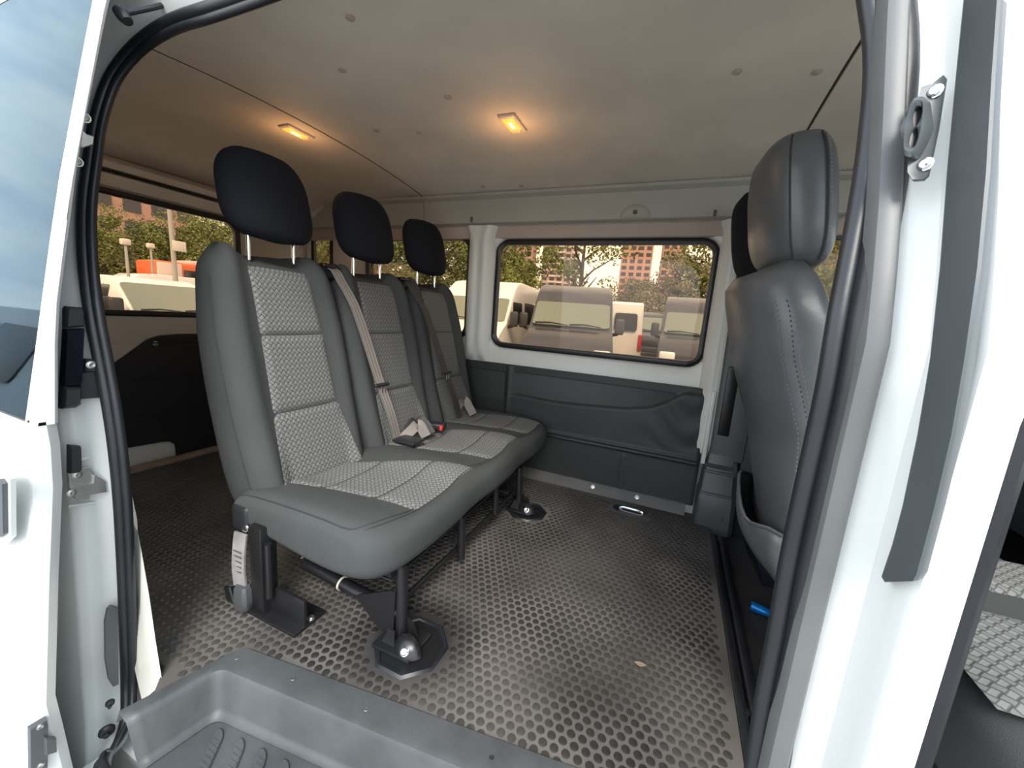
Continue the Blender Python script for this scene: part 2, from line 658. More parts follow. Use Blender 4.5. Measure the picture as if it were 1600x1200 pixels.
# dark strips stand in for the shade in the gaps between headliner boards
for x in (-1.531, 0.314):
    mb = MB()
    secs = []
    for k in range(17):
        y = 0.64 + (2.06 - 0.64) * k / 16
        secs.append([(x - 0.0035, y, ceil_z(y) + 0.0008), (x + 0.0035, y, ceil_z(y) + 0.0008), (x + 0.0035, y, ceil_z(y) + 0.006), (x - 0.0035, y, ceil_z(y) + 0.006)])
    secs += [[(x - 0.0035, yy, zz), (x + 0.0035, yy, zz), (x + 0.0035, yy + 0.005, zz + 0.004), (x - 0.0035, yy + 0.005, zz + 0.004)] for yy, zz in ((2.0845, 0.654), (2.0885, 0.63))]
    mb.loft(secs)
    mb.build('gap_shade_strip', pbr('gap_shade_dark', (0.03, 0.027, 0.024), 0.9), ceiling, smooth=0)
# outer roof skin keeps daylight out
mb = MB()
secs = []
for x in (-2.72, -2.66, 1.45, 1.6):
    secs.append([(x, y, z) for y, z in ((0.625, 0.64), (0.66, 0.735), (0.80, 0.80), (1.31, 0.84), (1.9, 0.81), (2.14, 0.74), (2.22, 0.60), (2.19, 0.60), (2.10, 0.72), (1.31, 0.80), (0.84, 0.77), (0.68, 0.71), (0.645, 0.64))])
mb.loft(secs)
mb.build('roof_skin', M_WHITE, ceiling)
# headliner fixings and scuffs: small pressed clips
for u, v in ((547, 28), (535, 117), (700, 162), (655, 215), (1275, 125), (1150, 125), (815, 283), (755, 285), (588, 212)):
    p = px(u, v, 'z', 0.70)
    mb = MB()
    zz = ceil_z(p.y)
    mb.lathe([(0.012, 0.0), (0.012, 0.003), (0.008, 0.005), (0.0005, 0.0045)], (p.x, p.y, zz - 0.0005), (0, 0, -1), 12)
    mb.build('headliner_clip', M_HEADER, ceiling)

# ---------------------------------------------------------------- far wall
wall_far = thing('wall_far', None, None, (-0.5, YF, FZ))
wall_far['kind'] = 'structure'
WINS = [('window_1', -1.05, 0.118, -0.178, 0.425, -1.15, 0.19), ('window_2', -2.05, -1.238, -0.15, 0.452, -2.22, -1.15),
        ('window_3', -2.575, -2.385, -0.10, 0.49, -2.62, -2.22), ('window_4', 0.42, 1.25, -0.2, 0.44, 0.19, 1.5)]
mbp = MB()
for nm, x0, x1, z0, z1, bx0, bx1 in WINS:
    r = min(0.07, (x1 - x0) * 0.3)
    hole = rrect(x0 - 0.012, x1 + 0.012, z0 - 0.012, z1 + 0.012, r + 0.012)
    ring0 = outer_match(hole, bx0, bx1, -0.30, 0.53)
    big = rrect(x0 - 0.03, x1 + 0.03, z0 - 0.03, z1 + 0.03, r + 0.03)
    secs = [[(a, YF - 0.0, b) for a, b in ring0], [(a, YF, b) for a, b in big], [(a, YF + 0.008, b) for a, b in rrect(x0 - 0.02, x1 + 0.02, z0 - 0.02, z1 + 0.02, r + 0.02)],
            [(a, YF + 0.03, b) for a, b in hole], [(a, YF + 0.055, b) for a, b in hole]]
    mbp.loft(secs, cap=False)
mbp.build('wall_panel', M_INWHITE, wall_far, smooth=40)
mb = MB()
mb.rbox((-0.56, YF + 0.055, -0.75), (4.12, 0.02, 0.95), 0.003)
mb.rbox((-0.56, YF + 0.055, 0.58), (4.12, 0.02, 0.24), 0.003)
mb.build('outer_skin', M_WHITE, wall_far)
for nm, x0, x1, z0, z1, bx0, bx1 in WINS:
    r = min(0.07, (x1 - x0) * 0.3)
    w = thing(nm, None, None, ((x0 + x1) / 2, YF + 0.03, z0))
    w['kind'] = 'structure'
    mb = MB()
    secs = []
    for d, yy in ((0.014, YF + 0.012), (-0.002, YF + 0.004), (-0.016, YF + 0.010), (-0.018, YF + 0.030), (0.012, YF + 0.05), (0.014, YF + 0.03)):
        secs.append([(a, yy, b) for a, b in rrect(x0 - d, x1 + d, z0 - d, z1 + d, r + d)])
    mb.loft(secs, ring=True, cap=False)
    mb.build('window_gasket', M_GASKET, w, smooth=50)
    mb = MB()
    mb.prism([(a, YF + 0.030, b) for a, b in rrect(x0 + 0.005, x1 - 0.005, z0 + 0.005, z1 - 0.005, r)], (0, 0.004, 0))
    mb.build('window_pane', M_GLASS, w, smooth=0)


def post(xa, xb, z0, z1, ztop_flare, name):
    """White pressed pillar between the side windows with its flared head."""
    mb = MB()
    secs = []
    for z, w, d in ((z0, 0.022, 0.0), (z0 + 0.05, 0.006, 0.030), (z0 + 0.12, 0.0, 0.045), (z1 - 0.10, 0.0, 0.050), (z1 - 0.05, 0.004, 0.052), (z1 - 0.012, 0.022, 0.055), (z1, 0.026, 0.055)):
        a, b = xa - w, xb + w
        prof = [(a - 0.022, 0.004), (a - 0.005, -d * 0.35), (a + 0.018, -d * 0.95), (a + 0.045, -d), (a + 0.055, -d * 0.86), ((a + b) / 2, -d * 0.84), (b - 0.055, -d * 0.86), (b - 0.045, -d), (b - 0.018, -d * 0.95), (b + 0.005, -d * 0.35), (b + 0.022, 0.004)]
        secs.append([(q, YF + e, z) for q, e in prof] + [(b + 0.022, YF + 0.02, z), (a - 0.022, YF + 0.02, z)])
    mb.loft(secs)
    return mb.build(name, M_INWHITE, wall_far, smooth=60)


post(-1.218, -1.082, -0.285, 0.508, 0, 'window_pillar')
post(0.148, 0.235, -0.66, 0.508, 0, 'window_pillar')
# header strip and cove above the windows
mb = MB()
hp = [(YF + 0.004, 0.440), (YF - 0.004, 0.445), (YF - 0.012, 0.505), (YF - 0.02, 0.512), (YF + 0.02, 0.512), (YF + 0.02, 0.44)]
mb.loft([[(x, y, z) for y, z in hp] for x in (-2.62, 1.5)])
mb.build('header_strip', M_HEADER, wall_far)
mb = MB()
cp = [(YF - 0.05, 0.512), (YF - 0.062, 0.518), (YF - 0.064, 0.60), (YF - 0.074, 0.640), (YF - 0.095, 0.655), (YF - 0.10, 0.668), (YF + 0.02, 0.70), (YF + 0.02, 0.512)]
for a, b in ((-2.62, -1.533), (-1.529, 0.40), (0.404, 1.5)):
    mb = MB()
    mb.loft([[(x, y, z) for y, z in cp] for x in (a, b)])
    mb.build('cove_panel', M_COVE, wall_far, smooth=30)
# raised boss with its screw on the cove, and two clips
bp = px(991, 347, 'y', YF - 0.062)
mb = MB()
secs = []
for s_, d in ((1.0, 0.0), (0.92, 0.006), (0.7, 0.008), (0.02, 0.008)):
    secs.append([(bp.x + 0.075 * s_ * math.cos(a), YF - 0.063 - d, 0.522 + 0.062 * s_ * math.sin(a)) for a in [PI * k / 14 for k in range(15)]])
mb.loft(secs, closed=False, cap=False)
boss = mb.build('cove_boss', M_COVE, wall_far, smooth=60)
bolt('boss_screw', (bp.x, YF - 0.071, 0.545), (0, -1, 0), 0.009, M_GREYPLAST, boss)
for u, v in ((737, 343), (1117, 333)):
    p = px(u, v, 'y', YF - 0.064)
    mb = MB()
    mb.rbox((p.x, YF - 0.066, p.z), (0.012, 0.01, 0.028), 0.003)
    mb.build('cove_clip', M_GREYPLAST, wall_far)

# vinyl trim on the lower far wall: padded pressed relief
TX0, TX1, TZ0, TZ1 = -2.45, 0.185, -0.905, -0.288


def relief(x, z):
    h = 0.0
    if x > -0.905:
        zl = interp([(-0.78, -0.47), (-0.6, -0.478), (-0.4, -0.468), (-0.2, -0.452), (-0.08, -0.425), (0.0, -0.38), (0.07, -0.325)], x)
        up = smst(zl - 0.008, zl + 0.022, z)
        h += 0.012 * (1 - up)
        fade = smst(-0.87, -0.85, x)
        inner = smst(-0.325, -0.345, z) * smst(zl, zl + 0.03, z) * fade * smst(0.06, 0.0, x)
        h -= 0.008 * inner
        h += 0.004 * smst(-0.25, 0.15, x) * math.sin(40 * z + 16 * x + 2 * math.sin(18 * x)) * (1 - up) * smst(-0.64, -0.60, z) * smst(0.185, 0.13, x)
    else:
        inner = smst(-0.335, -0.35, z) * smst(-0.93, -0.945, x) * smst(-0.50, -0.485, z)
        h -= 0.009 * inner
    h += 0.011 * math.exp(-((x + 0.905) / 0.012) ** 2) * smst(-0.62, -0.5, z)
    zr = -0.655 - 0.006 * x
    h += 0.009 * math.exp(-((z - zr) / 0.009) ** 2) + 0.006 * math.exp(-((z - zr + 0.022) / 0.006) ** 2)
    h -= 0.006 * smst(zr - 0.02, zr - 0.035, z)
    h += 0.005 * math.exp(-((x + 0.19) / 0.01) ** 2) * smst(zr - 0.03, zr - 0.06, z)
    e = min(1, max(0, min(TX1 - x, TZ1 - z) / 0.008))
    return h * e


mb = MB()
mb.grid(lambda s, t: (lerp(TX0, TX1, s), YF - 0.022 - relief(lerp(TX0, TX1, s), lerp(TZ0, TZ1, t)), lerp(TZ0, TZ1, t)), 240, 110)
mb.rbox(((TX0 + TX1) / 2, YF + 0.002, (TZ0 + TZ1) / 2), (TX1 - TX0, 0.045, TZ1 - TZ0), 0.003)
trim = mb.build('trim_panel', M_VINYL, wall_far, smooth=60)
mb = MB()
kp = [(YF - 0.02, -0.895), (YF - 0.034, -0.900), (YF - 0.062, -0.938), (YF - 0.066, -0.95), (YF, -0.95), (YF, -0.895)]
mb.loft([[(x, y, z) for y, z in kp] for x in (-2.45, 0.15)])
kick = mb.build('kick_strip', pbr('worn_warm_grey_plastic', (0.115, 0.108, 0.098), 0.6, var=0.2, vscale=6), wall_far, smooth=30)
for u, v in ((925, 768), (995, 780)):
    p = px(u, v, 'y', YF - 0.05)
    bolt('kick_screw', (p.x, YF - 0.047, -0.918), (0, -0.8, 0.55), 0.010, M_STEEL, kick)
# pressed metal lip of the body at the front end of the trim
mb = MB()
mb.rbox((0.196, YF - 0.035, -0.475), (0.020, 0.05, 0.37), 0.005)
mb.build('body_flange', M_INWHITE, wall_far)
# grey trim round the foot of the front pillar
mb = MB()
secs = []
for z, xa, xb, yo in ((-0.985, 0.196, 0.36, 0.125), (-0.97, 0.190, 0.365, 0.13), (-0.80, 0.192, 0.36, 0.118), (-0.775, 0.198, 0.355, 0.110), (-0.70, 0.200, 0.35, 0.108), (-0.66, 0.206, 0.345, 0.098), (-0.645, 0.212, 0.345, 0.07), (-0.60, 0.214, 0.34, 0.06)):
    secs.append([(xa, YF, z), (xa, YF - yo + 0.02, z), (xa + 0.006, YF - yo + 0.006, z), (xa + 0.02, YF - yo, z), (xb - 0.02, YF - yo, z), (xb, YF - yo + 0.02, z), (xb, YF, z)])
mb.loft(secs)
ptrim = mb.build('pillar_foot_trim', M_GREYPLAST, wall_far, smooth=40)
for zz in (-0.672, -0.785):
    mb = MB()
    mb.tube([(0.205, YF - 0.112, zz), (0.225, YF - 0.120, zz), (0.335, YF - 0.120, zz)], 0.006, 8)
    mb.build('trim_ridge', M_GREYPLAST, ptrim)
bolt('trim_screw', px(1125, 812, 'y', YF - 0.130), (0, -1, 0), 0.008, M_GREYPLAST, ptrim, 0.004)
mb = MB()
secs = []
for z, xa, xb in ((-0.62, 0.214, 0.36), (-0.3, 0.212, 0.37), (0.1, 0.205, 0.39), (0.5, 0.20, 0.41)):
    secs.append([(xa, YF + 0.01, z), (xa + 0.004, YF - 0.05, z), (xa + 0.02, YF - 0.06, z), (xb, YF - 0.06, z), (xb + 0.02, YF + 0.01, z)])
mb.loft(secs)
mb.build('pillar_cover', M_GREYPLAST, wall_far, smooth=40)
mb = MB()
mb.rbox((0.93, YF - 0.02, -0.66), (1.14, 0.05, 0.74), 0.01)
mb.build('cab_door_trim', M_BLKPLAST, wall_far)
mb = MB()
mb.rbox((0.262, YF - 0.058, -0.33), (0.05, 0.02, 0.34), 0.006)
mb.build('belt_slot', M_GASKET, wall_far)

# ---------------------------------------------------------------- rear wall with its window
wall_rear = thing('wall_rear', None, None, (XR, 1.3, FZ))
wall_rear['kind'] = 'structure'
RY0, RY1, RZ0, RZ1 = 0.82, 1.655, -0.13, 0.455
mb = MB()
hole = rrect(RY0 - 0.01, RY1 + 0.01, RZ0 - 0.01, RZ1 + 0.01, 0.08)
ring0 = outer_match(hole, 0.40, 2.20, -0.30, 0.52)
mb.loft([[(XR, a, b) for a, b in ring0], [(XR + 0.004, a, b) for a, b in rrect(RY0 - 0.05, RY1 + 0.05, RZ0 - 0.05, RZ1 + 0.04, 0.11)], [(XR, a, b) for a, b in hole], [(XR - 0.04, a, b) for a, b in hole]], cap=False)
mb.rbox((XR - 0.01, 1.3, -0.65), (0.03, 1.8, 0.72), 0.003)
mb.rbox((XR - 0.05, 1.3, 0.62), (0.03, 1.8, 0.26), 0.003)
mb.build('wall_panel', pbr('rear_door_paint', (0.50, 0.45, 0.38), 0.45, var=0.08, vscale=5), wall_rear, smooth=40)
mb = MB()
hp = [(XR - 0.02, 0.47), (XR + 0.03, 0.475), (XR + 0.05, 0.50), (XR + 0.055, 0.525), (XR + 0.04, 0.535), (XR + 0.04, 0.54), (XR + 0.075, 0.548), (XR + 0.08, 0.575), (XR + 0.03, 0.61), (XR - 0.02, 0.62)]
mb.loft([[(x, y, z) for x, z in hp] for y in (0.45, 2.14)])
mb.build('rear_header', M_CEIL, wall_rear, smooth=30)
mb = MB()
mb.tube([(XR + 0.058, 0.46, 0.538), (XR + 0.058, 2.12, 0.538)], 0.008, 8)
mb.build('header_seal', M_GASKET, wall_rear)
mb = MB()
pan = [(0.80, -0.42), (0.98, -0.40), (1.05, -0.345), (1.15, -0.262), (1.20, -0.243), (1.30, -0.236), (2.05, -0.236), (2.08, -0.26), (2.08, -0.95), (1.235, -0.95), (1.225, -0.87), (1.20, -0.845), (1.17, -0.838), (0.80, -0.815)]
mb.prism([(XR + 0.006, a, b) for a, b in pan], (0.03, 0, 0))
rp = mb.build('rear_trim_panel', M_VINYLB, wall_rear, smooth=30)
for zz in (-0.28, -0.47, -0.66):
    mb = MB()
    mb.tube([(XR + 0.037, 1.06 + (0.1 if zz > -0.3 else 0), zz), (XR + 0.037, 2.05, zz + 0.01)], 0.006, 6)
    mb.build('trim_ridge', M_VINYLB, rp)
bolt('trim_screw', px(243, 537, 'x', XR + 0.036), (1, 0, 0), 0.011, M_STEEL, rp)
mb = MB()
mb.rbox((XR + 0.015, 1.0, -0.89), (0.02, 0.46, 0.14), 0.005)
mb.build('lower_panel', M_INWHITE, wall_rear)
w = thing('window_5', None, None, (XR, 1.2, RZ0))
w['kind'] = 'structure'
mb = MB()
secs = []
for d, xx in ((0.012, XR + 0.006), (-0.004, XR + 0.010), (-0.018, XR + 0.002), (-0.018, XR - 0.02), (0.010, XR - 0.035)):
    secs.append([(xx, a, b) for a, b in rrect(RY0 - d, RY1 + d, RZ0 - d, RZ1 + d, 0.075 + d)])
mb.loft(secs, ring=True, cap=False)
mb.build('window_gasket', M_GASKET, w, smooth=50)
mb = MB()
mb.prism([(XR - 0.015, a, b) for a, b in rrect(RY0 + 0.005, RY1 - 0.005, RZ0 + 0.005, RZ1 - 0.005, 0.07)], (0.004, 0, 0))
mb.build('window_pane', M_GLASS, w, smooth=0)
# ---------------------------------------------------------------- front of the cab with the windscreen
wall_front = thing('wall_front', None, None, (1.6, 1.3, -1.0))
wall_front['kind'] = 'structure'
mb = MB()
mb.rbox((1.52, 1.31, -0.72), (0.04, 1.72, 0.75), 0.01)
mb.rbox((1.46, 1.31, 0.60), (0.08, 1.62, 0.12), 0.01)
mb.build('bulkhead', M_BLKPLAST, wall_front)
mb = MB()
mb.loft([[(1.50, y, -0.36), (1.24, y, -0.36), (1.16, y, -0.43), (1.18, y, -0.62), (1.50, y, -0.66)] for y in (0.62, 0.7, 1.9, 2.08)])
mb.build('dashboard', M_GREYPLAST, wall_front)
mb = MB()
mb.rbox((1.52, 1.31, 0.10), (0.006, 1.62, 0.92), 0.0)
mb.build('windscreen', glass('clear_glass', (0.92, 0.95, 0.93)), wall_front, smooth=0)

# ---------------------------------------------------------------- near side: body, door opening, seal


def ynear(z):
    """Plane of the door opening: upright below, leaning inwards above."""
    return 0.447 + 0.28 * max(z, 0.0)


def open_path():
    L = []
    for u, v in ((160, 1190), (185, 1165), (201, 1120), (205, 1060), (204, 1000), (202, 925), (199, 850), (195, 775), (188, 700), (178, 630), (165, 560), (150, 480), (141, 400), (140, 325), (149, 250), (158, 190), (178, 130), (206, 90), (240, 60), (280, 38), (330, 22)):
        r = ROT @ Vector((u - CXP, v - CYP, FOC))
        k = 0.447 / r.y
        p = r * k
        if p.z > 0:
            p = r * (0.447 / (r.y - 0.28 * r.z))
        L.append(p)
    L[0] = px(160, 1195, 'y', 0.345)
    L[1] = px(186, 1160, 'y', 0.385)
    L[2] = px(203, 1115, 'y', 0.425)
    R = []
    for u, v in ((1382, 0), (1392, 100), (1385, 200), (1372, 300), (1354, 400), (1335, 500), (1318, 600), (1296, 700), (1273, 800), (1252, 900), (1234, 1000), (1214, 1100), (1200, 1190)):
        r = ROT @ Vector((u - CXP, v - CYP, FOC))
        p = r * (0.447 / r.y)
        if p.z > 0:
            p = r * (0.447 / (r.y - 0.28 * r.z))
        R.append(p)
    top = [Vector((x, ynear(0.6) + 0.006, z)) for x, z in ((-0.9, 0.604), (-0.7, 0.606), (-0.45, 0.602), (-0.2, 0.592), (-0.05, 0.575))]
    top += [Vector((0.055, ynear(0.53), 0.53)), Vector((0.112, ynear(0.45), 0.45))]
    bot = [Vector((0.16, 0.449, -0.65)), Vector((0.165, 0.45, -0.88)), Vector((0.15, 0.42, -1.02)), Vector((0.09, 0.36, -1.12)), Vector((0.0, 0.34, -1.15)), Vector((-0.35, 0.335, -1.16)), Vector((-0.7, 0.335, -1.16)), Vector((-0.98, 0.336, -1.16))]
    return L, top, R, bot


PL, PT, PR, PB = open_path()
wall_near = thing('wall_near', None, None, (-0.5, 0.45, GZ + 0.3))
wall_near['kind'] = 'structure'
CEN = Vector((-0.5, 0.447, -0.25))


def sweep(path, prof, closed, name, mat, parent, smooth=60, ncat=4, profclosed=True):
    """prof: (away from the opening, towards the outside) offsets."""
    P = catmull(path, ncat, closed)
    secs = []
    m = len(P)
    for i, p in enumerate(P):
        a = P[(i - 1) % m] if closed or i > 0 else P[0]
        b = P[(i + 1) % m] if closed or i < m - 1 else P[-1]
        d = (b - a).normalized()
        lean = Vector((0, -1, 0.28 * smst(-0.12, 0.16, p.z))).normalized()
        n = d.cross(lean).normalized()
        if n.dot(p - CEN) < 0:
            n = -n
        secs.append([p + n * q + lean * e for q, e in prof])
    mb = MB()
    mb.loft(secs, closed=profclosed, ring=closed, cap=not closed)
    return mb.build(name, mat, parent, smooth=smooth)


def bulb(cn, cd, r, n=12, fl=1.0):
    return [(cn + r * math.cos(2 * PI * k / n), cd + r * fl * math.sin(2 * PI * k / n)) for k in range(n)]


ALL = PL + PT + PR + PB
seal = thing('weather_seal', None, None, (-0.5, 0.447, -1.1))
seal['label'] = 'black double-lipped rubber weather seal running round the sliding door opening'
seal['category'] = 'door seal'
sweep(ALL, bulb(0.0045, 0.008, 0.0125), True, 'outer_bulb', M_RUBBER, seal, ncat=3)
sweep(ALL, bulb(-0.0125, 0.001, 0.0090), True, 'inner_lip', M_RUBBER, seal, ncat=3)
sweep(ALL, [(-0.012, -0.008), (0.0, -0.010), (0.013, -0.004), (0.014, 0.002), (-0.008, 0.003), (-0.012, -0.004)], True, 'seal_carrier', M_RUBBER, seal, ncat=3)
# pressed jamb from the seal out to the body side: rear pillar, top rail
PJ = [Vector((-0.98, 0.336, -1.16))] + PL + PT
jamb = sweep(PJ, [(0.014, -0.008), (0.015, 0.0), (0.024, 0.006), (0.040, 0.030), (0.050, 0.034), (0.060, 0.050), (0.064, 0.066), (0.075, 0.072), (0.55, 0.074), (0.55, 0.04), (0.08, 0.02), (0.04, -0.012)], False, 'door_jamb', M_JAMB, wall_near, ncat=3)
# inner side wall behind the opening
mb = MB()
for z0, z1, dy in ((-0.95, -0.25, 0.0),):
    mb.prism([(-2.62, 0.47, -0.98), (-1.27, 0.47, -0.98), (-1.25, 0.475, -0.6), (-1.34, 0.48, -0.2), (-1.62, 0.55, 0.2), (-1.72, 0.63, 0.45), (-2.62, 0.63, 0.45)], (0, 0.02, 0))
mb.rbox((-2.05, 0.585, 0.56), (1.14, 0.03, 0.30), 0.005)
mb.build('inner_panel', M_INWHITE, wall_near, smooth=30)
# white pressed panel just inside the seal at floor level
mb = MB()
q = [px(205, 815, 'y', 0.470), px(217, 838, 'y', 0.468), px(233, 930, 'y', 0.460), px(243, 1000, 'y', 0.449), px(254, 1068, 'y', 0.437), px(222, 1096, 'y', 0.430), px(200, 1000, 'y', 0.462)]
mb.add(q + [p + Vector((-0.03, 0.01, 0)) for p in q], [tuple(range(7)), tuple(reversed(range(7, 14)))] + [(k, (k + 1) % 7, 7 + (k + 1) % 7, 7 + k) for k in range(7)])
mb.build('inner_sill_corner', M_INWHITE, wall_near, smooth=30)


XJ0 = -1.226
# front pillar between the sliding door and the open front door, section by section
def pillar_secs(prof, zs):
    secs = []
    for z in zs:
        dy = 0.28 * max(z, 0)
        dx = 0.22 * max(z + 0.02, 0)
        secs.append([(x + (dx if x > 0.21 else -0.012 * smst(0.05, 0.4, z)), y + dy, z) for x, y in prof])
    return secs


ZS = [-1.5, -1.3, -1.0, -0.7, -0.4, -0.2, -0.05, 0.0, 0.06, 0.12, 0.2, 0.3, 0.4, 0.5, 0.6, 0.7]
mb = MB()
mb.loft(pillar_secs([(0.166, 0.47), (0.164, 0.440), (0.172, 0.432), (0.182, 0.428), (0.188, 0.424), (0.1905, 0.415), (0.1945, 0.40), (0.1965, 0.386), (0.200, 0.381), (0.206, 0.380), (0.222, 0.380), (0.2275, 0.383), (0.230, 0.392), (0.229, 0.42), (0.24, 0.47)], ZS))
bpil = mb.build('front_pillar', M_WHITE, wall_near, smooth=35)
# pressed creases of the rear jamb
for pts in (((123, 719), (150, 713), (171, 713)), ((106, 791), (140, 786), (172, 782))):
    mb = MB()
    mb.tube([px(u, v, 'x', XJ0) for u, v in pts], 0.004, 8)
    mb.build('jamb_crease', M_JAMB, jamb)
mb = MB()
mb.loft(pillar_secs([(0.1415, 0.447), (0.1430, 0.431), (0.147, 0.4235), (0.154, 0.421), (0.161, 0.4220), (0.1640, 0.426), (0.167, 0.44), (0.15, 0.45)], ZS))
mb.build('seal_sheen_strip', M_SHEENRUB, wall_near, smooth=35)  # strip added over the seal bulb, its grey standing in for sky reflection
mb = MB()
mb.loft(pillar_secs([(0.232, 0.395), (0.240, 0.392), (0.248, 0.40), (0.250, 0.42), (0.240, 0.45), (0.232, 0.45)], ZS))
mb.build('front_door_seal', M_RUBBER, wall_near, smooth=50)
# pressed crease low on the pillar
mb = MB()
mb.tube([px(1268, 1085, 'y', 0.443), px(1292, 1126, 'y', 0.436)], [0.0015, 0.004], 8)
mb.tube([px(1292, 1126, 'y', 0.436), px(1330, 1010, 'y', 0.432)], [0.004, 0.0015], 8)
mb.build('pillar_crease', M_WHITE, wall_near)
# outer skin below the sill and behind the door
mb = MB()
mb.prism([(-2.7, 0.40, -1.42), (0.2, 0.40, -1.42), (0.2, 0.40, -1.20), (-2.7, 0.40, -1.20)], (0, 0.05, 0))
mb.build('rocker_panel', M_WHITE, wall_near, smooth=0)
# long dark pad let into the pillar
mb = MB()
po = [(1507, 0), (1495, 120), (1481, 270), (1470, 420), (1455, 560), (1435, 680), (1412, 790), (1396, 850), (1379, 900), (1384, 908)]
pi_ = [(1568, 0), (1560, 120), (1552, 270), (1538, 420), (1518, 560), (1497, 680), (1471, 790), (1455, 850), (1443, 895), (1436, 906)]
secs = []
for (u0, v0), (u1, v1) in zip(po, pi_):
    r0 = ROT @ Vector((u0 - CXP, v0 - CYP, FOC))
    r1 = ROT @ Vector((u1 - CXP, v1 - CYP, FOC))

    def hit(r, y0):
        p = r * (y0 / r.y)
        if p.z > 0:
            p = r * (y0 / (r.y - 0.28 * r.z))
        return p
    a, b = hit(r0, 0.402), hit(r1, 0.373)
    nrm = Vector((-0.7, -0.7, 0)).normalized()
    secs.append([a, a + nrm * 0.003 + (b - a) * 0.02, a + nrm * 0.005 + (b - a) * 0.08, b + nrm * 0.005 + (a - b) * 0.08, b + nrm * 0.003 + (a - b) * 0.02, b, b - nrm * 0.006, a - nrm * 0.006])
mb.loft(secs)
pad = mb.build('pillar_pad', M_PAD, bpil, smooth=40)
# sheet of the body behind the open front door: sill
mb = MB()
mb.prism([(0.24, 0.42, -1.45), (1.5, 0.42, -1.45), (1.5, 0.42, -1.08), (0.24, 0.42, -1.08)], (0, 0.12, 0))
mb.build('front_sill', M_WHITE, wall_near, smooth=0)
mb = MB()
mb.prism([(1.25, 0.44, -1.1), (1.55, 0.44, -1.1), (1.55, 0.46, 0.0), (1.50, 0.60, 0.6), (1.42, 0.60, 0.6), (1.25, 0.46, 0.0)], (0, 0.06, 0))
mb.build('screen_pillar', M_WHITE, wall_near, smooth=0)


def hit(u, v, y0):
    """Sight line of a pixel met with the leaning side plane y = y0 + 0.28 z (upright below z = 0)."""
    r = ROT @ Vector((u - CXP, v - CYP, FOC))
    p = r * (y0 / r.y)
    if p.z > 0:
        p = r * (y0 / (r.y - 0.28 * r.z))
    return p


def plate(poly, d, thick, bev=0.25):
    """Solid plate from an outline: faces poly and poly + d*thick, with a chamfered front."""
    mb = MB()
    P = [Vector(p) for p in poly]
    c = sum(P, Vector()) / len(P)
    d = Vector(d).normalized()
    mb.loft([P, [p + d * thick * 0.7 for p in P], [p + (c - p).normalized() * thick * bev + d * thick for p in P]])
    return mb


# striker plate of the door latch on the front pillar
bn = Vector((-0.62, -0.78, 0))
sp = tag(plate([hit(u, v, 0.406) for u, v in ((1476, 119), (1480, 124), (1468, 200), (1452, 276), (1444, 283), (1428, 284), (1420, 272), (1421, 240), (1428, 215), (1436, 160), (1442, 138), (1458, 133))], bn, 0.004).build('striker_plate', M_PAD, None, smooth=40), 'black striker plate with two steel screws fixed on the white pillar', 'striker plate')
mb = MB()
loop = [hit(u, v, 0.400) for u, v in ((1445, 163), (1450, 172), (1446, 210), (1436, 238), (1424, 241), (1420, 230), (1424, 195), (1432, 168))]
mb2 = catmull(loop, 4, True)
secs = []
cc = sum(loop, Vector()) / len(loop)
for p in mb2:
    o = (p - cc).normalized()
    secs.append([p + o * 0.004 - bn * 0.002, p + o * 0.004 + bn * 0.008, p + bn * 0.011, p - o * 0.004 + bn * 0.008, p - o * 0.004 - bn * 0.002])
mb.loft(secs, ring=True, cap=False)
mb.build('socket_rim', M_PAD, sp, smooth=50)
mb = MB()
mb.loft([[p + bn * 0.002 for p in loop], [p + bn * 0.0035 for p in loop]])
mb.build('socket_hole', M_GASKET, sp, smooth=0)
for u, v in ((1462, 143), (1447, 257)):
    bolt('striker_screw', hit(u, v, 0.402), bn, 0.0042, M_CHROME, sp, 0.004)

# ---------------------------------------------------------------- sliding door, slid back along the body side
door = thing('door_1', None, None, (-1.15, 0.3, -1.35))
door['kind'] = 'structure'
XD = -1.15
YO = [(-1.4, 0.225), (-1.0, 0.232), (-0.78, 0.246), (-0.62, 0.268), (-0.53, 0.290), (-0.274, 0.309)]
YI = [(-1.4, 0.31), (-1.08, 0.303), (-0.91, 0.292), (-0.62, 0.323), (-0.37, 0.352), (-0.27, 0.349)]
mb = MB()
secs = []
for z in (-1.40, -1.2, -1.0, -0.9, -0.78, -0.70, -0.62, -0.53, -0.42, -0.33, -0.285, -0.278):
    yo, yi = interp(YO, z), interp(YI, z)
    secs.append([(XD - 0.004, yi - 0.012, z), (XD, yi - 0.018, z), (XD, yo + 0.010, z), (XD - 0.003, yo + 0.003, z), (XD - 0.010, yo, z), (-2.6, yo, z), (-2.6, yi, z), (XD - 0.014, yi, z)])
mb.loft(secs)
mb.build('door_shell', M_WHITE, door, smooth=30)


def yg(z):
    return interp([(-0.28, 0.312), (-0.2, 0.328), (0.177, 0.397), (0.56, 0.480), (0.72, 0.52)], z)


def slab(z0, z1, x0, x1, d0, d1, name, mat, n=8):
    mb = MB()
    secs = []
    for k in range(n + 1):
        z = lerp(z0, z1, k / n)
        secs.append([(x1, yg(z) + d1, z), (x1, yg(z) + d0, z), (x0, yg(z) + d0, z), (x0, yg(z) + d1, z)])
    mb.loft(secs)
    return mb.build(name, mat, door, smooth=30)


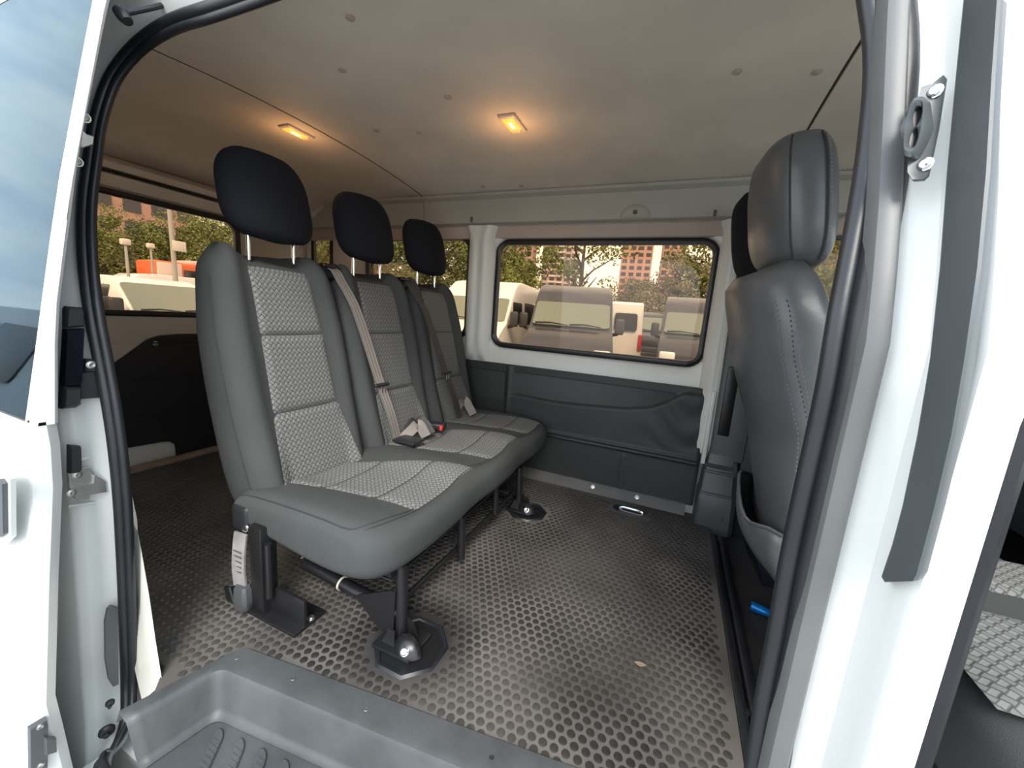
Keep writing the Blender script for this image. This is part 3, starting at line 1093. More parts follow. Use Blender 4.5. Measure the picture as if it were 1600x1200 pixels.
mb = MB()
secs = []
for k in range(13):
    z = lerp(-0.285, 0.70, k / 12)
    y = yg(z)
    yi2 = interp([(-0.285, 0.349), (-0.07, 0.368), (0.26, 0.426), (0.56, 0.494), (0.72, 0.535)], z)
    secs.append([(XD - 0.006, yi2, z), (XD, yi2 - 0.006, z), (XD, y + 0.008, z), (XD - 0.002, y + 0.002, z), (XD - 0.006, y, z), (XD - 0.016, y, z), (XD - 0.018, y + 0.006, z), (XD - 0.05, y + 0.008, z), (XD - 0.05, yi2, z)])
mb.loft(secs)
mb.build('window_stile', M_WHITE, door, smooth=40)
slab(-0.285, 0.70, XD - 0.0235, XD - 0.0165, -0.003, 0.004, 'bright_edge_strip', pbr('satin_alloy', (0.70, 0.70, 0.68), 0.3, 0.85))
slab(-0.278, 0.69, -2.5, XD - 0.0235, 0.0, 0.005, 'window_pane', M_DGLASS)
slab(-0.286, -0.274, -2.5, XD - 0.014, -0.001, 0.006, 'glass_seal', M_GASKET, 1)
slab(0.69, 0.72, -2.6, XD - 0.01, -0.001, 0.03, 'top_rail', M_WHITE, 1)
slab(-0.285, 0.70, -2.6, -2.5, -0.001, 0.03, 'rear_stile', M_WHITE)
slab(-0.28, 0.69, -2.5, XD - 0.06, 0.016, 0.024, 'dark_backing', M_GASKET)  # dark sheet behind the pane stands in for the dark door interior
# grip recess at the edge of the picture
mb = MB()
g0 = [px(u, v, 'y', 0.272) for u, v in ((-24, 735), (8, 735), (20, 748), (21, 838), (10, 850), (-24, 850))]
mb.loft([[p + Vector((0, 0.004, 0)) for p in g0], [p + Vector((0, -0.003, 0)) for p in g0]])
rec = mb.build('grip_recess', M_WHITE, door, smooth=30)
mb = MB()
g1 = [px(u, v, 'y', 0.268) for u, v in ((-24, 748), (6, 748), (11, 755), (12, 832), (4, 838), (-24, 838))]
mb.loft([[p + Vector((0, 0.004, 0)) for p in g1], [p + Vector((0, -0.006, 0)) for p in g1]])
mb.build('grip', M_PAD, door, smooth=30)
# rubber wedge with two steel bolts on the door edge
mb = plate([px(u, v, 'x', XD) for u, v in ((70, 1119), (72, 1128), (71, 1196), (66, 1206), (44, 1212), (43, 1135))], (1, 0, 0), 0.012)
wd = mb.build('edge_wedge', M_PAD, door, smooth=30)
mb = plate([px(u, v, 'x', XD + 0.012) for u, v in ((68, 1150), (85, 1150), (86, 1172), (68, 1178))], (1, 0, 0), 0.012)
mb.build('wedge_nose', M_PAD, wd, smooth=30)
for u, v in ((63, 1135), (64, 1195)):
    bolt('wedge_bolt', px(u, v, 'x', XD + 0.012), (1, 0, 0), 0.005, M_STEEL, wd, 0.004)

XJ = -1.222
# hinge arm of the middle roller: tall black housing with its bracket
ha = thing('roller_arm', 'tall black roller arm housing with bracket between door and seal', 'roller arm', px(112, 620, 'x', XJ))
plate([px(u, v, 'x', XJ + 0.012) for u, v in ((97, 482), (100, 478), (124, 480), (127, 486), (126, 510), (97, 512))], (1, 0, 0), 0.020).build('housing_cap', M_BLKPLAST, ha, smooth=30)
plate([px(u, v, 'x', XJ + 0.012) for u, v in ((97, 513), (125, 512), (122, 598), (119, 602), (92, 604))], (1, 0, 0), 0.022).build('housing', pbr('gloss_black', (0.006, 0.007, 0.012), 0.15), ha, smooth=30)
plate([px(u, v, 'x', XJ + 0.012) for u, v in ((92, 602), (120, 603), (120, 630), (112, 635), (90, 637))], (1, 0, 0), 0.026).build('housing_foot', M_BLKPLAST, ha, smooth=30)
plate([px(u, v, 'x', XJ + 0.012) for u, v in ((121, 581), (160, 575), (162, 620), (121, 623))], (1, 0, 0), 0.012).build('arm', M_BLKPLAST, ha, smooth=30)
br = plate([px(u, v, 'x', XJ + 0.012) for u, v in ((130, 560), (158, 561), (160, 580), (127, 580))], (1, 0, 0), 0.018).build('bracket', M_BLKPLAST, ha, smooth=30)
bolt('bracket_bolt', px(142, 570, 'x', XJ + 0.030), (1, 0, 0), 0.007, M_STEEL, ha, 0.006)
# latch: black block above a zinc catch
lt = thing('door_latch', 'zinc plated catch under a black block on the white jamb', 'latch', px(130, 780, 'x', XJ))
plate([px(u, v, 'x', XJ + 0.01) for u, v in ((104, 694), (121, 695), (123, 732), (120, 736), (104, 738))], (1, 0, 0), 0.02).build('latch_block', M_BLKPLAST, lt, smooth=30)
plate([px(u, v, 'x', XJ + 0.008) for u, v in ((104, 737), (122, 731), (138, 729), (140, 737), (150, 745), (150, 764), (140, 770), (138, 780), (122, 783), (106, 772))], (1, 0, 0), 0.006).build('latch_plate', M_STEEL, lt, smooth=30)
plate([px(u, v, 'x', XJ + 0.014) for u, v in ((106, 762), (120, 758), (146, 753), (146, 738), (164, 750), (165, 768), (116, 776), (108, 774))], (1, 0, 0), 0.008).build('catch', M_STEEL, lt, smooth=30)
bolt('latch_bolt', px(121, 742, 'x', XJ + 0.014), (1, 0, 0), 0.007, M_STEEL, lt, 0.004)
bolt('latch_bolt', px(112, 770, 'x', XJ + 0.022), (1, 0, 0), 0.007, M_STEEL, lt, 0.004)
# guide bracket at head height
gb = thing('guide_bracket', 'small steel guide bracket between the door edge and seal near head height', 'bracket', px(130, 240, 'x', -1.2))
plate([px(u, v, 'x', -1.2) for u, v in ((124, 203), (132, 210), (144, 214), (143, 228), (126, 232), (120, 228))], (1, 0, 0), 0.012).build('guide_wedge', M_STEEL, gb, smooth=30)
for u, v in ((132, 184), (120, 253)):
    bolt('guide_bolt', px(u, v, 'x', -1.2), (1, -0.3, 0), 0.008, M_STEEL, gb, 0.01)
# roller at the upper corner
tr = tag(MB().tube([px(183, 16, 'x', -1.19), px(192, 24, 'x', -1.18), px(200, 34, 'x', -1.17)], [0.010, 0.014, 0.010], 10).build('top_roller', M_BLKPLAST, None), 'black rubber roller end at the upper corner of the door opening', 'roller')
MB().tube([px(192, 22, 'x', -1.19), px(240, 12, 'x', -1.185), px(275, 2, 'x', -1.18)], 0.005, 8).build('roller_arm', M_BLKPLAST, tr)
# slot and bump stops low on the jamb
plate([px(u, v, 'x', XJ) for u, v in ((166, 950), (172, 944), (182, 948), (184, 1068), (176, 1072), (168, 1060), (163, 1030), (162, 970))], (1, 0, 0), 0.006).build('jamb_slot', pbr('slot_grey', (0.055, 0.06, 0.06), 0.6), jamb, smooth=30)
for i, (u, v, r) in enumerate(((172, 1097, 0.009), (167, 1141, 0.016))):
    p = px(u, v, 'x', XJ + 0.004)
    mb = MB()
    mb.lathe([(r, 0), (r, 0.006), (r * 0.75, 0.010), (r * 0.4, 0.011), (r * 0.38, 0.02), (r * 0.2, 0.021)], p, (0.9, -0.4, 0), 14)
    tag(mb.build('bump_stop', M_BLKPLAST, None), ('smaller upper black bump stop low on the white jamb', 'larger lower black rubber bump stop on the white jamb')[i], 'bump stop', 'bump stops on the jamb')

# ================================================================ ENTRY STEP
step = thing('entry_step', 'scuffed grey plastic entry step with ribbed tread below the mat edge', 'step', (-0.4, 0.5, -1.06))
XL = -0.985


def yback(x):
    return 0.528 + (x + 0.97) * 0.118




def poly3(A, B, C, r, n=40):
    """Line A-B-C with its corner at B rounded."""
    A, B, C = Vector(A), Vector(B), Vector(C)
    d1, d2 = (A - B).normalized(), (C - B).normalized()
    P1, P2 = B + d1 * r, B + d2 * r
    out = [A.lerp(P1, k / 6) for k in range(7)]
    for k in range(1, 8):
        t = k / 8
        out.append(P1 * (1 - t) ** 2 + B * 2 * t * (1 - t) + P2 * t * t)
    out += [P2.lerp(C, k / 14) for k in range(15)]
    return out


lip = FZ + 0.006
LOOPS = [((-1.050, 0.345, FZ - 0.02), (-0.985, 0.585, FZ - 0.004), (0.20, 0.745, FZ - 0.004), 0.03), ((-1.046, 0.350, lip - 0.002), (-0.980, 0.578, lip - 0.001), (0.20, 0.738, lip - 0.001), 0.03),
         ((-1.016, 0.345, lip), (-0.978, 0.530, lip), (0.20, 0.668, lip), 0.03), ((-1.008, 0.345, lip - 0.003), (-0.970, 0.518, lip - 0.003), (0.20, 0.656, lip - 0.003), 0.03),
         ((-1.003, 0.345, lip - 0.012), (-0.966, 0.513, lip - 0.012), (0.20, 0.651, lip - 0.012), 0.028), ((-0.980, 0.345, lip - 0.088), (-0.952, 0.500, lip - 0.088), (0.195, 0.636, lip - 0.088), 0.026),
         ((-0.974, 0.345, lip - 0.100), (-0.947, 0.494, lip - 0.100), (0.192, 0.630, lip - 0.100), 0.026), ((-0.960, 0.345, lip - 0.105), (-0.935, 0.482, lip - 0.105), (0.185, 0.618, lip - 0.105), 0.024)]
secs = [poly3(*l) for l in LOOPS]
mb = MB()
mb.loft(secs, closed=False, cap=False)
mb.build('step_tray', M_STEP, step, smooth=45, solid=0.004)
last = secs[-1]
mb = MB()
mb.prism([p + Vector((0, 0, -0.004)) for p in last], (0, 0, 0.004))
mb.rbox((-0.39, 0.342, FZ - 0.155), (1.15, 0.012, 0.11), 0.004)
mb.build('tread', M_STEP, step, smooth=0)
for i in range(14):
    x = -0.900 + i * 0.066
    yb = yback(x) - 0.062
    sh = lambda xx, yy: xx + (yb - yy) * 0.75
    wdt = 0.018
    mb = MB()
    for (za, ww, yy) in ((0, 1.0, 0),):
        zt = FZ + 0.006 - 0.105
        o = []
        for sc_, hh in ((1.0, 0.0), (0.86, 0.005), (0.80, 0.006)):
            r = []
            for a in range(9):
                an = PI * a / 8
                yy_ = yb - wdt + wdt * sc_ * math.sin(an)
                r.append((sh(x + wdt * sc_ * math.cos(an), yy_), yy_, zt + hh))
            r += [(sh(x - wdt * sc_, 0.352), 0.352, zt + hh), (sh(x + wdt * sc_, 0.352), 0.352, zt + hh)]
            o.append(r)
        mb.loft(o)
    for q in range(13):
        yq = 0.358 + q * 0.010
        if yq < yb - 0.02:
            mb.rbox((sh(x, yq), yq, zt + 0.0065), (wdt * 1.3, 0.005, 0.002), 0)
    mb.build('tread_rib', M_STEP, step, smooth=30)
for u, v in ((458, 1062), (572, 1110), (768, 1186), (370, 1030)):
    p = px(u, v, 'z', FZ + 0.006)
    bolt('step_screw', (p.x, p.y, FZ + 0.006), (0, 0, 1), 0.006, M_STEEL if u != 768 else M_BLKPLAST, step, 0.004)

# ================================================================ BENCH SEAT
bench = thing('bench_seat', 'three-place grey bench seat with woven inserts standing on the studded mat', 'bench seat', (-0.95, 1.4, FZ))
SC = [0.947, 1.408, 1.860]
HW = 0.228
ZB = -0.665
XFR = [(-0.70, -1.075), (-0.58, -1.10), (-0.36, -1.165), (-0.12, -1.222), (0.10, -1.285), (0.2, -1.32)]
XRE = [(-0.70, -1.30), (-0.55, -1.335), (-0.2, -1.385), (0.1, -1.405), (0.2, -1.41)]
WID = [(-0.70, 0.205), (-0.55, 0.222), (-0.3, 0.232), (-0.1, 0.232), (0.05, 0.217), (0.13, 0.203), (0.2, 0.195)]


def bpoint(i, th, t):
    """Surface of one backrest: th round the horizontal section, t from the foot (0) to the top (1)."""
    n = 4.2
    c, s = math.cos(th), math.sin(th)
    v = math.copysign(abs(c) ** (2 / n), c)
    d = math.copysign(abs(s) ** (2 / n), s)
    return bsurf(i, v, d, t)


def bsurf(i, v, d, t):
    zt = 0.115 + 0.048 * smst(0.45, 0.80, abs(v)) - 0.03 * smst(0.84, 1.0, abs(v))
    z = ZB + (zt - ZB) * t
    k = 1.0
    if t > 0.90:
        k = math.sqrt(max(0.0, 1 - ((t - 0.90) / 0.10) ** 2)) * 0.75 + 0.25
    if t < 0.05:
        k = 0.6 + 0.4 * math.sqrt(max(0.0, 1 - ((0.05 - t) / 0.05) ** 2))
    xf, xr = interp(XFR, z), interp(XRE, z)
    bol = 0.032 * smst(0.52, 0.80, abs(v)) * (1 if d > 0 else 0) * d
    xm, h = (xf + xr) / 2, (xf - xr) / 2
    w = interp(WID, z)
    if t > 0.93:
        w *= 1 - 0.10 * ((t - 0.93) / 0.07) ** 2
    bul = -0.012 * (1 - v * v) * (1 if d < 0 else 0) * -d
    return Vector((xm + h * d * k + bol * k + bul, SC[i] + v * w, z))


def insert_half(z):
    return interp([(-0.66, 0.165), (-0.58, 0.160), (-0.36, 0.128), (-0.12, 0.119), (0.10, 0.110)], z)


for i in range(3):
    mb = MB()
    secs = []
    for t in (0.0, 0.008, 0.02, 0.035, 0.05, 0.12, 0.2, 0.3, 0.4, 0.5, 0.6, 0.7, 0.78, 0.85, 0.90, 0.925, 0.945, 0.96, 0.975, 0.988, 0.996, 1.0):
        secs.append([bpoint(i, 2 * PI * k / 56, t) for k in range(56)])
    mb.loft(secs)
    br = mb.build('backrest', M_CLOTH, bench, smooth=70)
    # woven panels let into the front, with the seams between them
    for z1, z0 in ((0.100, -0.1155), (-0.1185, -0.3645), (-0.3675, -0.635)):
        def fn(s, q):
            z = lerp(z0, z1, q)
            hw = insert_half(z)
            yy = lerp(-hw, hw, s)
            w = interp(WID, z)
            v = yy / w
            zt = 0.115 + 0.048 * smst(0.45, 0.80, abs(v)) - 0.03 * smst(0.84, 1.0, abs(v))
            p = bsurf(i, v, 1.0, (z - ZB) / (zt - ZB))
            es = min(s, 1 - s) * 2 * hw
            eq = min(q, 1 - q) * (z1 - z0)
            puff = 0.008 * math.sqrt(min(1, es / 0.016)) * math.sqrt(min(1, eq / 0.016)) - 0.001
            return (p.x + puff, p.y, z)
        mb = MB()
        mb.grid(fn, 24, 22, lambda s, q: (lerp(-1, 1, s) * insert_half(lerp(z0, z1, q)), lerp(z0, z1, q)))
        mb.build('insert_panel', M_WEAVE, br, smooth=70)
    # double stitched seams down the bolster and along the outer edge
    for sgn in (-1, 1):
        mb = MB()
        pts = []
        for k in range(30):
            z = lerp(-0.63, 0.06, k / 29)
            v = sgn * 0.99
            w = interp(WID, z)
            t = (z - ZB) / (0.137 - ZB)
            pts.append(bpoint(i, (0.16 if sgn > 0 else PI - 0.16), t) + Vector((0.0005, sgn * 0.0005, 0)))
        mb.tube(pts, 0.0022, 6)
        mb.build('edge_piping', M_STITCH, br)

# seat cushion: one long pad with three hollows
Y0, Y1 = 0.695, 2.115
CC = [0.985, 1.435, 1.885]


def hollow(y):
    return sum(math.exp(-((y - c) / 0.15) ** 4) for c in CC)


def csec(y):
    s = min(y - Y0, Y1 - y)
    r = 0.13
    k = math.sqrt(max(0.0, 1 - ((r - s) / r) ** 2)) if s < r else 1.0
    r2 = 0.05
    k2 = math.sqrt(max(0.0, 1 - ((r2 - s) / r2) ** 2)) if s < r2 else 1.0
    front = -0.605 - 0.10 * (1 - k) + 0.010 * hollow(y)
    rear = -1.19
    top = -0.558 - 0.006 * (1 - hollow(y))
    bot = -0.752
    zm = (top + bot) / 2
    pts = []
    n = 64
    for a in range(n):
        th = 2 * PI * a / n
        c, sn = math.cos(th), math.sin(th)
        e = 5.0 if c < 0 else 3.0
        u = math.copysign(abs(c) ** (2 / e), c)
        w = math.copysign(abs(sn) ** (2 / (3.2 if c > 0 else 6.0)), sn)
        x = lerp(rear, front, (u + 1) / 2)
        fx = (x - rear) / (front - rear)
        h = (top - zm) * (0.50 + 0.50 * k2)
        z = zm + h * w
        if w > 0:
            z -= 0.030 * hollow(y) * smst(0.0, 0.45, w) * (1 - smst(0.86, 0.97, fx)) * smst(0.0, 0.1, fx)
            z -= 0.012 * (1 - fx)
        else:
            z += 0.055 * (1 - fx) ** 1.5 * -w
        pts.append(Vector((x, y, z)))
    return pts


ys = [Y0 + 0.0005, Y0 + 0.003, Y0 + 0.008, Y0 + 0.016, Y0 + 0.028, Y0 + 0.042, Y0 + 0.06, Y0 + 0.08, Y0 + 0.105, Y0 + 0.13]
ym = [Y1 - (y - Y0) for y in reversed(ys)]
ys = ys + [lerp(ys[-1], ym[0], k / 44) for k in range(1, 44)] + ym
mb = MB()
mb.loft([csec(y) for y in ys])
cush = mb.build('cushion', M_CLOTH, bench, smooth=70)
# stitched seam running round the upper edge of the cushion
for a, dz in ((9, 0.0), (8, 0.0)):
    mb = MB()
    pts = []
    for y in reversed(ys[4:-2]):
        p = csec(y)[a]
        pts.append(p + Vector((0.001, 0, 0.0005)))
    sec = csec(ys[3])
    for q in range(a, 30, 2):
        pts.append(sec[q] + Vector((0, -0.001, -0.002 if a == 8 else 0.0)) + Vector((0, 0, -0.008 if a == 8 else 0)))
    P = [pts[0]] + [(pts[k - 1] + pts[k] * 2 + pts[k + 1]) / 4 for k in range(1, len(pts) - 1)] + [pts[-1]]
    mb.tube(P, 0.0022, 6)
    mb.build('edge_piping', M_STITCH, cush)


def ctop(x, y):
    s = csec(y)
    best = None
    up = s[1:33]
    for a, b in zip(up, up[1:]):
        if (a.x - x) * (b.x - x) <= 0 and a.x != b.x:
            return lerp(a.z, b.z, (x - a.x) / (b.x - a.x))
    return s[16].z


for i, c in enumerate(CC):
    lo = {0: [(-1.12, 0.80), (-0.94, 0.855), (-0.655, 0.905)], 1: [(-1.12, 1.26), (-0.94, 1.33), (-0.655, 1.42)], 2: [(-1.12, 1.73), (-0.94, 1.78), (-0.655, 1.85)]}[i]
    hi = {0: [(-1.12, 1.06), (-0.94, 1.14), (-0.655, 1.265)], 1: [(-1.12, 1.54), (-0.94, 1.62), (-0.655, 1.72)], 2: [(-1.12, 2.0), (-0.94, 2.03), (-0.655, 2.06)]}[i]
    for xa, xb in ((-1.115, -0.9835), (-0.9805, -0.8015), (-0.7985, -0.658)):
        def fn(s, q):
            x = lerp(xa, xb, q)
            ya, yb = interp(lo, x), interp(hi, x)
            y = lerp(ya, yb, s)
            es = min(s, 1 - s) * (yb - ya)
            eq = min(q, 1 - q) * (xb - xa)
            return (x, y, ctop(x, y) + 0.008 * math.sqrt(min(1, es / 0.016)) * math.sqrt(min(1, eq / 0.016)) - 0.001)
        mb = MB()
        mb.grid(fn, 18, 14, lambda s, q: (lerp(interp(lo, lerp(xa, xb, q)), interp(hi, lerp(xa, xb, q)), s), lerp(xa, xb, q)))
        mb.build('insert_panel', M_WEAVE, cush, smooth=70)

# headrests on their chrome posts
for i in range(3):
    c = SC[i] + (0.016 if i == 0 else 0.008)
    mb = MB()
    secs = []
    for k in range(25):
        t = -1 + 2 * k / 24
        zz = 0.335 + 0.146 * t
        kk = max(0.0, 1 - abs(t) ** 3.4) ** (1 / 3.4)
        w = 0.150 * kk * (1.0 + 0.05 * (1 - t) * 0.5 - 0.07 * smst(0.2, 1.0, t))
        d = 0.060 * kk
        xc = -1.345 - 0.03 * t
        if k in (0, 24):
            w, d = 0.02, 0.01
        sec = []
        for a in range(40):
            th = 2 * PI * a / 40
            cx_, sx_ = math.cos(th), math.sin(th)
            v = math.copysign(abs(cx_) ** (2 / 3.0), cx_)
            q = math.copysign(abs(sx_) ** (2 / 2.6), sx_)
            sec.append((xc + d * q + 0.02 * (1 - v * v) * kk * (0.5 if q > 0 else 0.0) - 0.018 * v * v * kk, c + w * v, zz))
        secs.append(sec)
    mb.loft(secs)
    hr = mb.build('headrest', M_HEADREST, bench, smooth=70)
    mb = MB()
    mb.tube([(-1.318 + 0.002, c - 0.115, 0.235), (-1.287, c - 0.06, 0.232), (-1.278, c, 0.230), (-1.287, c + 0.06, 0.232), (-1.316, c + 0.115, 0.235)], 0.002, 6)
    mb.build('headrest_seam', M_HEADREST, hr)
    for s_ in (-0.082, 0.082):
        mb = MB()
        mb.tube([(-1.345, c + s_, 0.09), (-1.342, c + s_, 0.24)], 0.0065, 12)
        mb.build('headrest_post', M_CHROME, hr)
        mb = MB()
        mb.lathe([(0.016, 0), (0.016, 0.008), (0.012, 0.014), (0.008, 0.015)], (-1.345, c + s_, 0.106), (0, 0, 1), 14)
        mb.build('post_sleeve', M_BLKPLAST, hr)

# black belt outlets between the shoulders
for y in (1.178, 1.634):
    mb = MB()
    mb.rbox((-1.345, y, 0.120), (0.08, 0.115, 0.06), 0.015, 3)
    ot = mb.build('belt_outlet', M_BLKPLAST, bench)
    mb = MB()
    mb.rbox((-1.300, y - 0.018, 0.142), (0.03, 0.062, 0.016), 0.006, 3)
    mb.build('outlet_guide', M_GASKET, ot)


def strap(pts, w, name, mat, parent, side=(0, 1, 0), thick=0.0016, folds=0):
    """Webbing along a path, its width along 'side'; folds give lengthwise creases."""
    P = catmull(pts, 6)
    secs = []
    for i, p in enumerate(P):
        a, b = P[max(i - 1, 0)], P[min(i + 1, len(P) - 1)]
        d = (b - a).normalized()
        sd = Vector(side)
        sd = (sd - d * sd.dot(d)).normalized()
        n = sd.cross(d)
        m = 10
        top = [p + sd * (w * (k / m - 0.5)) + n * (thick + folds * 0.5 * (1 - math.cos(2 * PI * 3 * k / m))) for k in range(m + 1)]
        bot = [p + sd * (w * (k / m - 0.5)) + n * (-thick + folds * 0.5 * (1 - math.cos(2 * PI * 3 * k / m))) for k in range(m, -1, -1)]
        secs.append(top + bot)
    mb = MB()
    mb.loft(secs)
    return mb.build(name, mat, parent, smooth=50)


def belt(ytop, ybot, xtop, nm, mat, lab):
    pts = [(-1.335, ytop - 0.012, 0.148), (-1.285, ytop, 0.128), (-1.262, ytop + 0.008, 0.09)]
    for z in (0.0, -0.12, -0.3, -0.45):
        y = lerp(ytop, ybot, (0.13 - z) / 0.78)
        pts.append((interp(XFR, z) + 0.046, y, z))
    pts += [(-1.085, lerp(ytop, ybot, 0.96), -0.56), (-1.075, ybot, -0.592)]
    b = strap(pts, 0.047, 'seat_belt', mat, bench, folds=0.003)
    if lab:
        b['label'] = lab
    # sliding tongue and stop
    z = -0.325
    y = lerp(ytop, ybot, (0.13 - z) / 0.78)
    x = interp(XFR, z) + 0.052
    mb = MB()
    mb.rbox((x, y, z), (0.016, 0.082, 0.016), 0.006, 3)
    tg = mb.build('tongue_grip', M_BLKPLAST, b)
    mb = MB()
    for dy in (-0.010, 0.010):
        mb.rbox((x + 0.004, y + dy + 0.008, z - 0.036), (0.003, 0.007, 0.055), 0.001)
    mb.rbox((x + 0.004, y + 0.008, z - 0.062), (0.003, 0.027, 0.008), 0.001)
    mb.build('belt_tongue', M_STEEL, b)
    return b


b1 = belt(1.180, 1.335, 0, '', M_BELT, 'tan grey belt lying over the gap between near and middle backrests')
b2 = belt(1.640, 1.865, 0, '', M_BELTD, 'darker belt lying between middle and far backrests')
# belt ends, buckles and covers along the seam of cushion and backrests
mb = MB()
mb.rbox((-1.02, 1.33, -0.565), (0.11, 0.085, 0.012), 0.004)
mb.build('belt_anchor_cover', M_BLKPLAST, bench)
strap([(-1.09, 1.345, -0.60), (-1.045, 1.385, -0.535), (-1.02, 1.40, -0.51), (-0.99, 1.415, -0.565)], 0.045, 'lap_strap', M_BELT, bench, side=(0.8, 0.5, 0.2))
strap([(-1.10, 1.41, -0.57), (-1.06, 1.43, -0.50), (-1.02, 1.44, -0.515), (-0.985, 1.445, -0.56)], 0.045, 'lap_strap', M_BELTD, bench, side=(0.7, 0.6, 0.2))
strap([(-1.12, 1.86, -0.58), (-1.07, 1.88, -0.49), (-1.04, 1.90, -0.53), (-1.02, 1.91, -0.57)], 0.045, 'lap_strap', M_BELT, bench, side=(0.6, 0.7, 0.3))
mb = MB()
mb.rbox((-1.015, 1.535, -0.548), (0.085, 0.056, 0.034), 0.010, 3, Matrix.Rotation(0.35, 3, 'Z'))
bk = mb.build('belt_buckle', M_BLKPLAST, bench)
mb = MB()
mb.rbox((-0.978, 1.522, -0.546), (0.014, 0.046, 0.022), 0.004, 2, Matrix.Rotation(0.35, 3, 'Z'))
rb = mb.build('buckle_button', M_RED, bk)
rb['label'] = 'red buckle button'

# steel frame under the cushion
FR = M_BLKMETAL


def part_tube(name, pts, r, n=12, mat=FR, parent=bench):
    return MB().tube(pts, r, n).build(name, mat, parent)


leg1 = part_tube('leg', [(-0.640, 0.815, -0.72), (-0.632, 0.812, -0.80), (-0.622, 0.800, -0.935)], 0.0165)
mb = MB()
mb.prism([(-0.645, 0.792, -0.935), (-0.640, 0.792, -0.795), (-0.655, 0.792, -0.795), (-0.790, 0.792, -0.862), (-0.70, 0.792, -0.935)], (0, 0.006, 0))
mb.build('gusset', FR, leg1, smooth=0)
leg2 = part_tube('leg', [(-0.640, 1.150, -0.73), (-0.634, 1.150, -0.82), (-0.634, 1.155, -0.90)], 0.015)
leg3 = part_tube('leg', [(-0.64, 1.445, -0.73), (-0.635, 1.445, -0.86)], 0.013)
leg4 = part_tube('leg', [(-0.635, 1.70, -0.73), (-0.63, 1.70, -0.80), (-0.62, 1.70, -0.94)], 0.0165)
part_tube('front_rail', [(-0.655, 0.80, -0.862), (-0.655, 1.15, -0.870), (-0.655, 1.72, -0.872)], 0.010)
part_tube('rear_rail', [(-1.10, 0.80, -0.72), (-1.10, 2.05, -0.72)], 0.018)
part_tube('front_seat_rail', [(-0.66, 0.78, -0.738), (-0.66, 2.05, -0.738)], 0.015)
cr1 = part_tube('cross_tube', [(-0.635, 0.812, -0.870), (-0.80, 0.812, -0.866), (-1.02, 0.812, -0.845)], 0.019)
tie = MB()
tie.lathe([(0.0195, -0.003), (0.0215, -0.003), (0.0215, 0.003), (0.0195, 0.003)], (-0.862, 0.812, -0.860), (1, 0, -0.1), 16)
tie.build('cable_tie', pbr('pale_nylon', (0.55, 0.52, 0.42), 0.5), cr1)
cr2 = part_tube('cross_tube', [(-0.665, 1.68, -0.868), (-1.02, 1.68, -0.845)], 0.019)
mb = MB()
mb.rbox((-0.73, 0.95, -0.757), (0.05, 0.30, 0.008), 0.002)
mb.rbox((-0.95, 0.95, -0.757), (0.05, 0.30, 0.008), 0.002)
mb.rbox((-0.85, 1.4, -0.748), (0.42, 1.25, 0.006), 0.002)
mb.build('seat_pan', FR, bench)
for (x, y) in ((-0.575, 0.79), (-0.57, 1.70)):
    mb = MB()
    mb.rbox((x - 0.040, y + 0.006, FZ + 0.008), (0.13, 0.11, 0.010), 0.004)
    mb.prism([(x - 0.085, y + 0.02, FZ + 0.012), (x + 0.005, y + 0.02, FZ + 0.012), (x - 0.015, y + 0.02, FZ + 0.062), (x - 0.062, y + 0.02, FZ + 0.078)], (0, 0.006, 0))
    mb.prism([(x - 0.085, y - 0.028, FZ + 0.012), (x - 0.04, y - 0.028, FZ + 0.012), (x - 0.048, y - 0.02, FZ + 0.05), (x - 0.068, y - 0.02, FZ + 0.055)], (0, 0.006, 0))
    secs = []
    for s_, h in ((1.0, 0.0), (0.86, 0.020), (0.55, 0.036), (0.2, 0.040)):
        secs.append([(x + 0.0 + (0.030 + 0.016 * math.cos(a) ** 2) * s_ * math.cos(a) - 0.01 * (1 - s_), y - 0.020 + 0.030 * s_ * math.sin(a) + 0.016 * (1 - s_), FZ + 0.010 + h) for a in [2 * PI * k / 16 for k in range(16)]])
    mb.loft(secs)
    ft = mb.build('foot_bracket', FR, bench, smooth=40)
    bolt('foot_bolt', (x + 0.004, y - 0.038, FZ + 0.028), (0.1, -0.75, 0.6), 0.010, M_STEEL, ft, 0.009)
    bolt('foot_bolt', (x - 0.045, y + 0.04, FZ + 0.016), (0, 0, 1), 0.010, M_STEEL, ft, 0.010)
# rear near pedestal: channel, tube and base plate
for y in (0.700, 1.70):
    mb = MB()
    mb.rbox((-1.060, y, -0.80), (0.055, 0.05, 0.28), 0.004)
    mb.rbox((-0.985, y + 0.004, -0.90), (0.19, 0.012, 0.09), 0.003)
    mb.rbox((-1.0, y + 0.02, FZ + 0.006), (0.22, 0.11, 0.012), 0.003)
    pdl = mb.build('pedestal', FR, bench)
    part_tube('pedestal_tube', [(-1.012, y - 0.018, -0.70), (-1.012, y - 0.018, -0.875)], 0.010, 10, FR, pdl)
    bolt('pedestal_bolt', (-0.90, y + 0.03, FZ + 0.012), (0, 0, 1), 0.009, M_STEEL, pdl, 0.008)
part_tube('release_cable', [(-1.0, 0.78, -0.80), (-0.97, 0.77, -0.775), (-0.955, 0.765, -0.765), (-0.94, 0.765, -0.755)], 0.0025, 6, pbr('cable_grey', (0.25, 0.24, 0.22), 0.5))
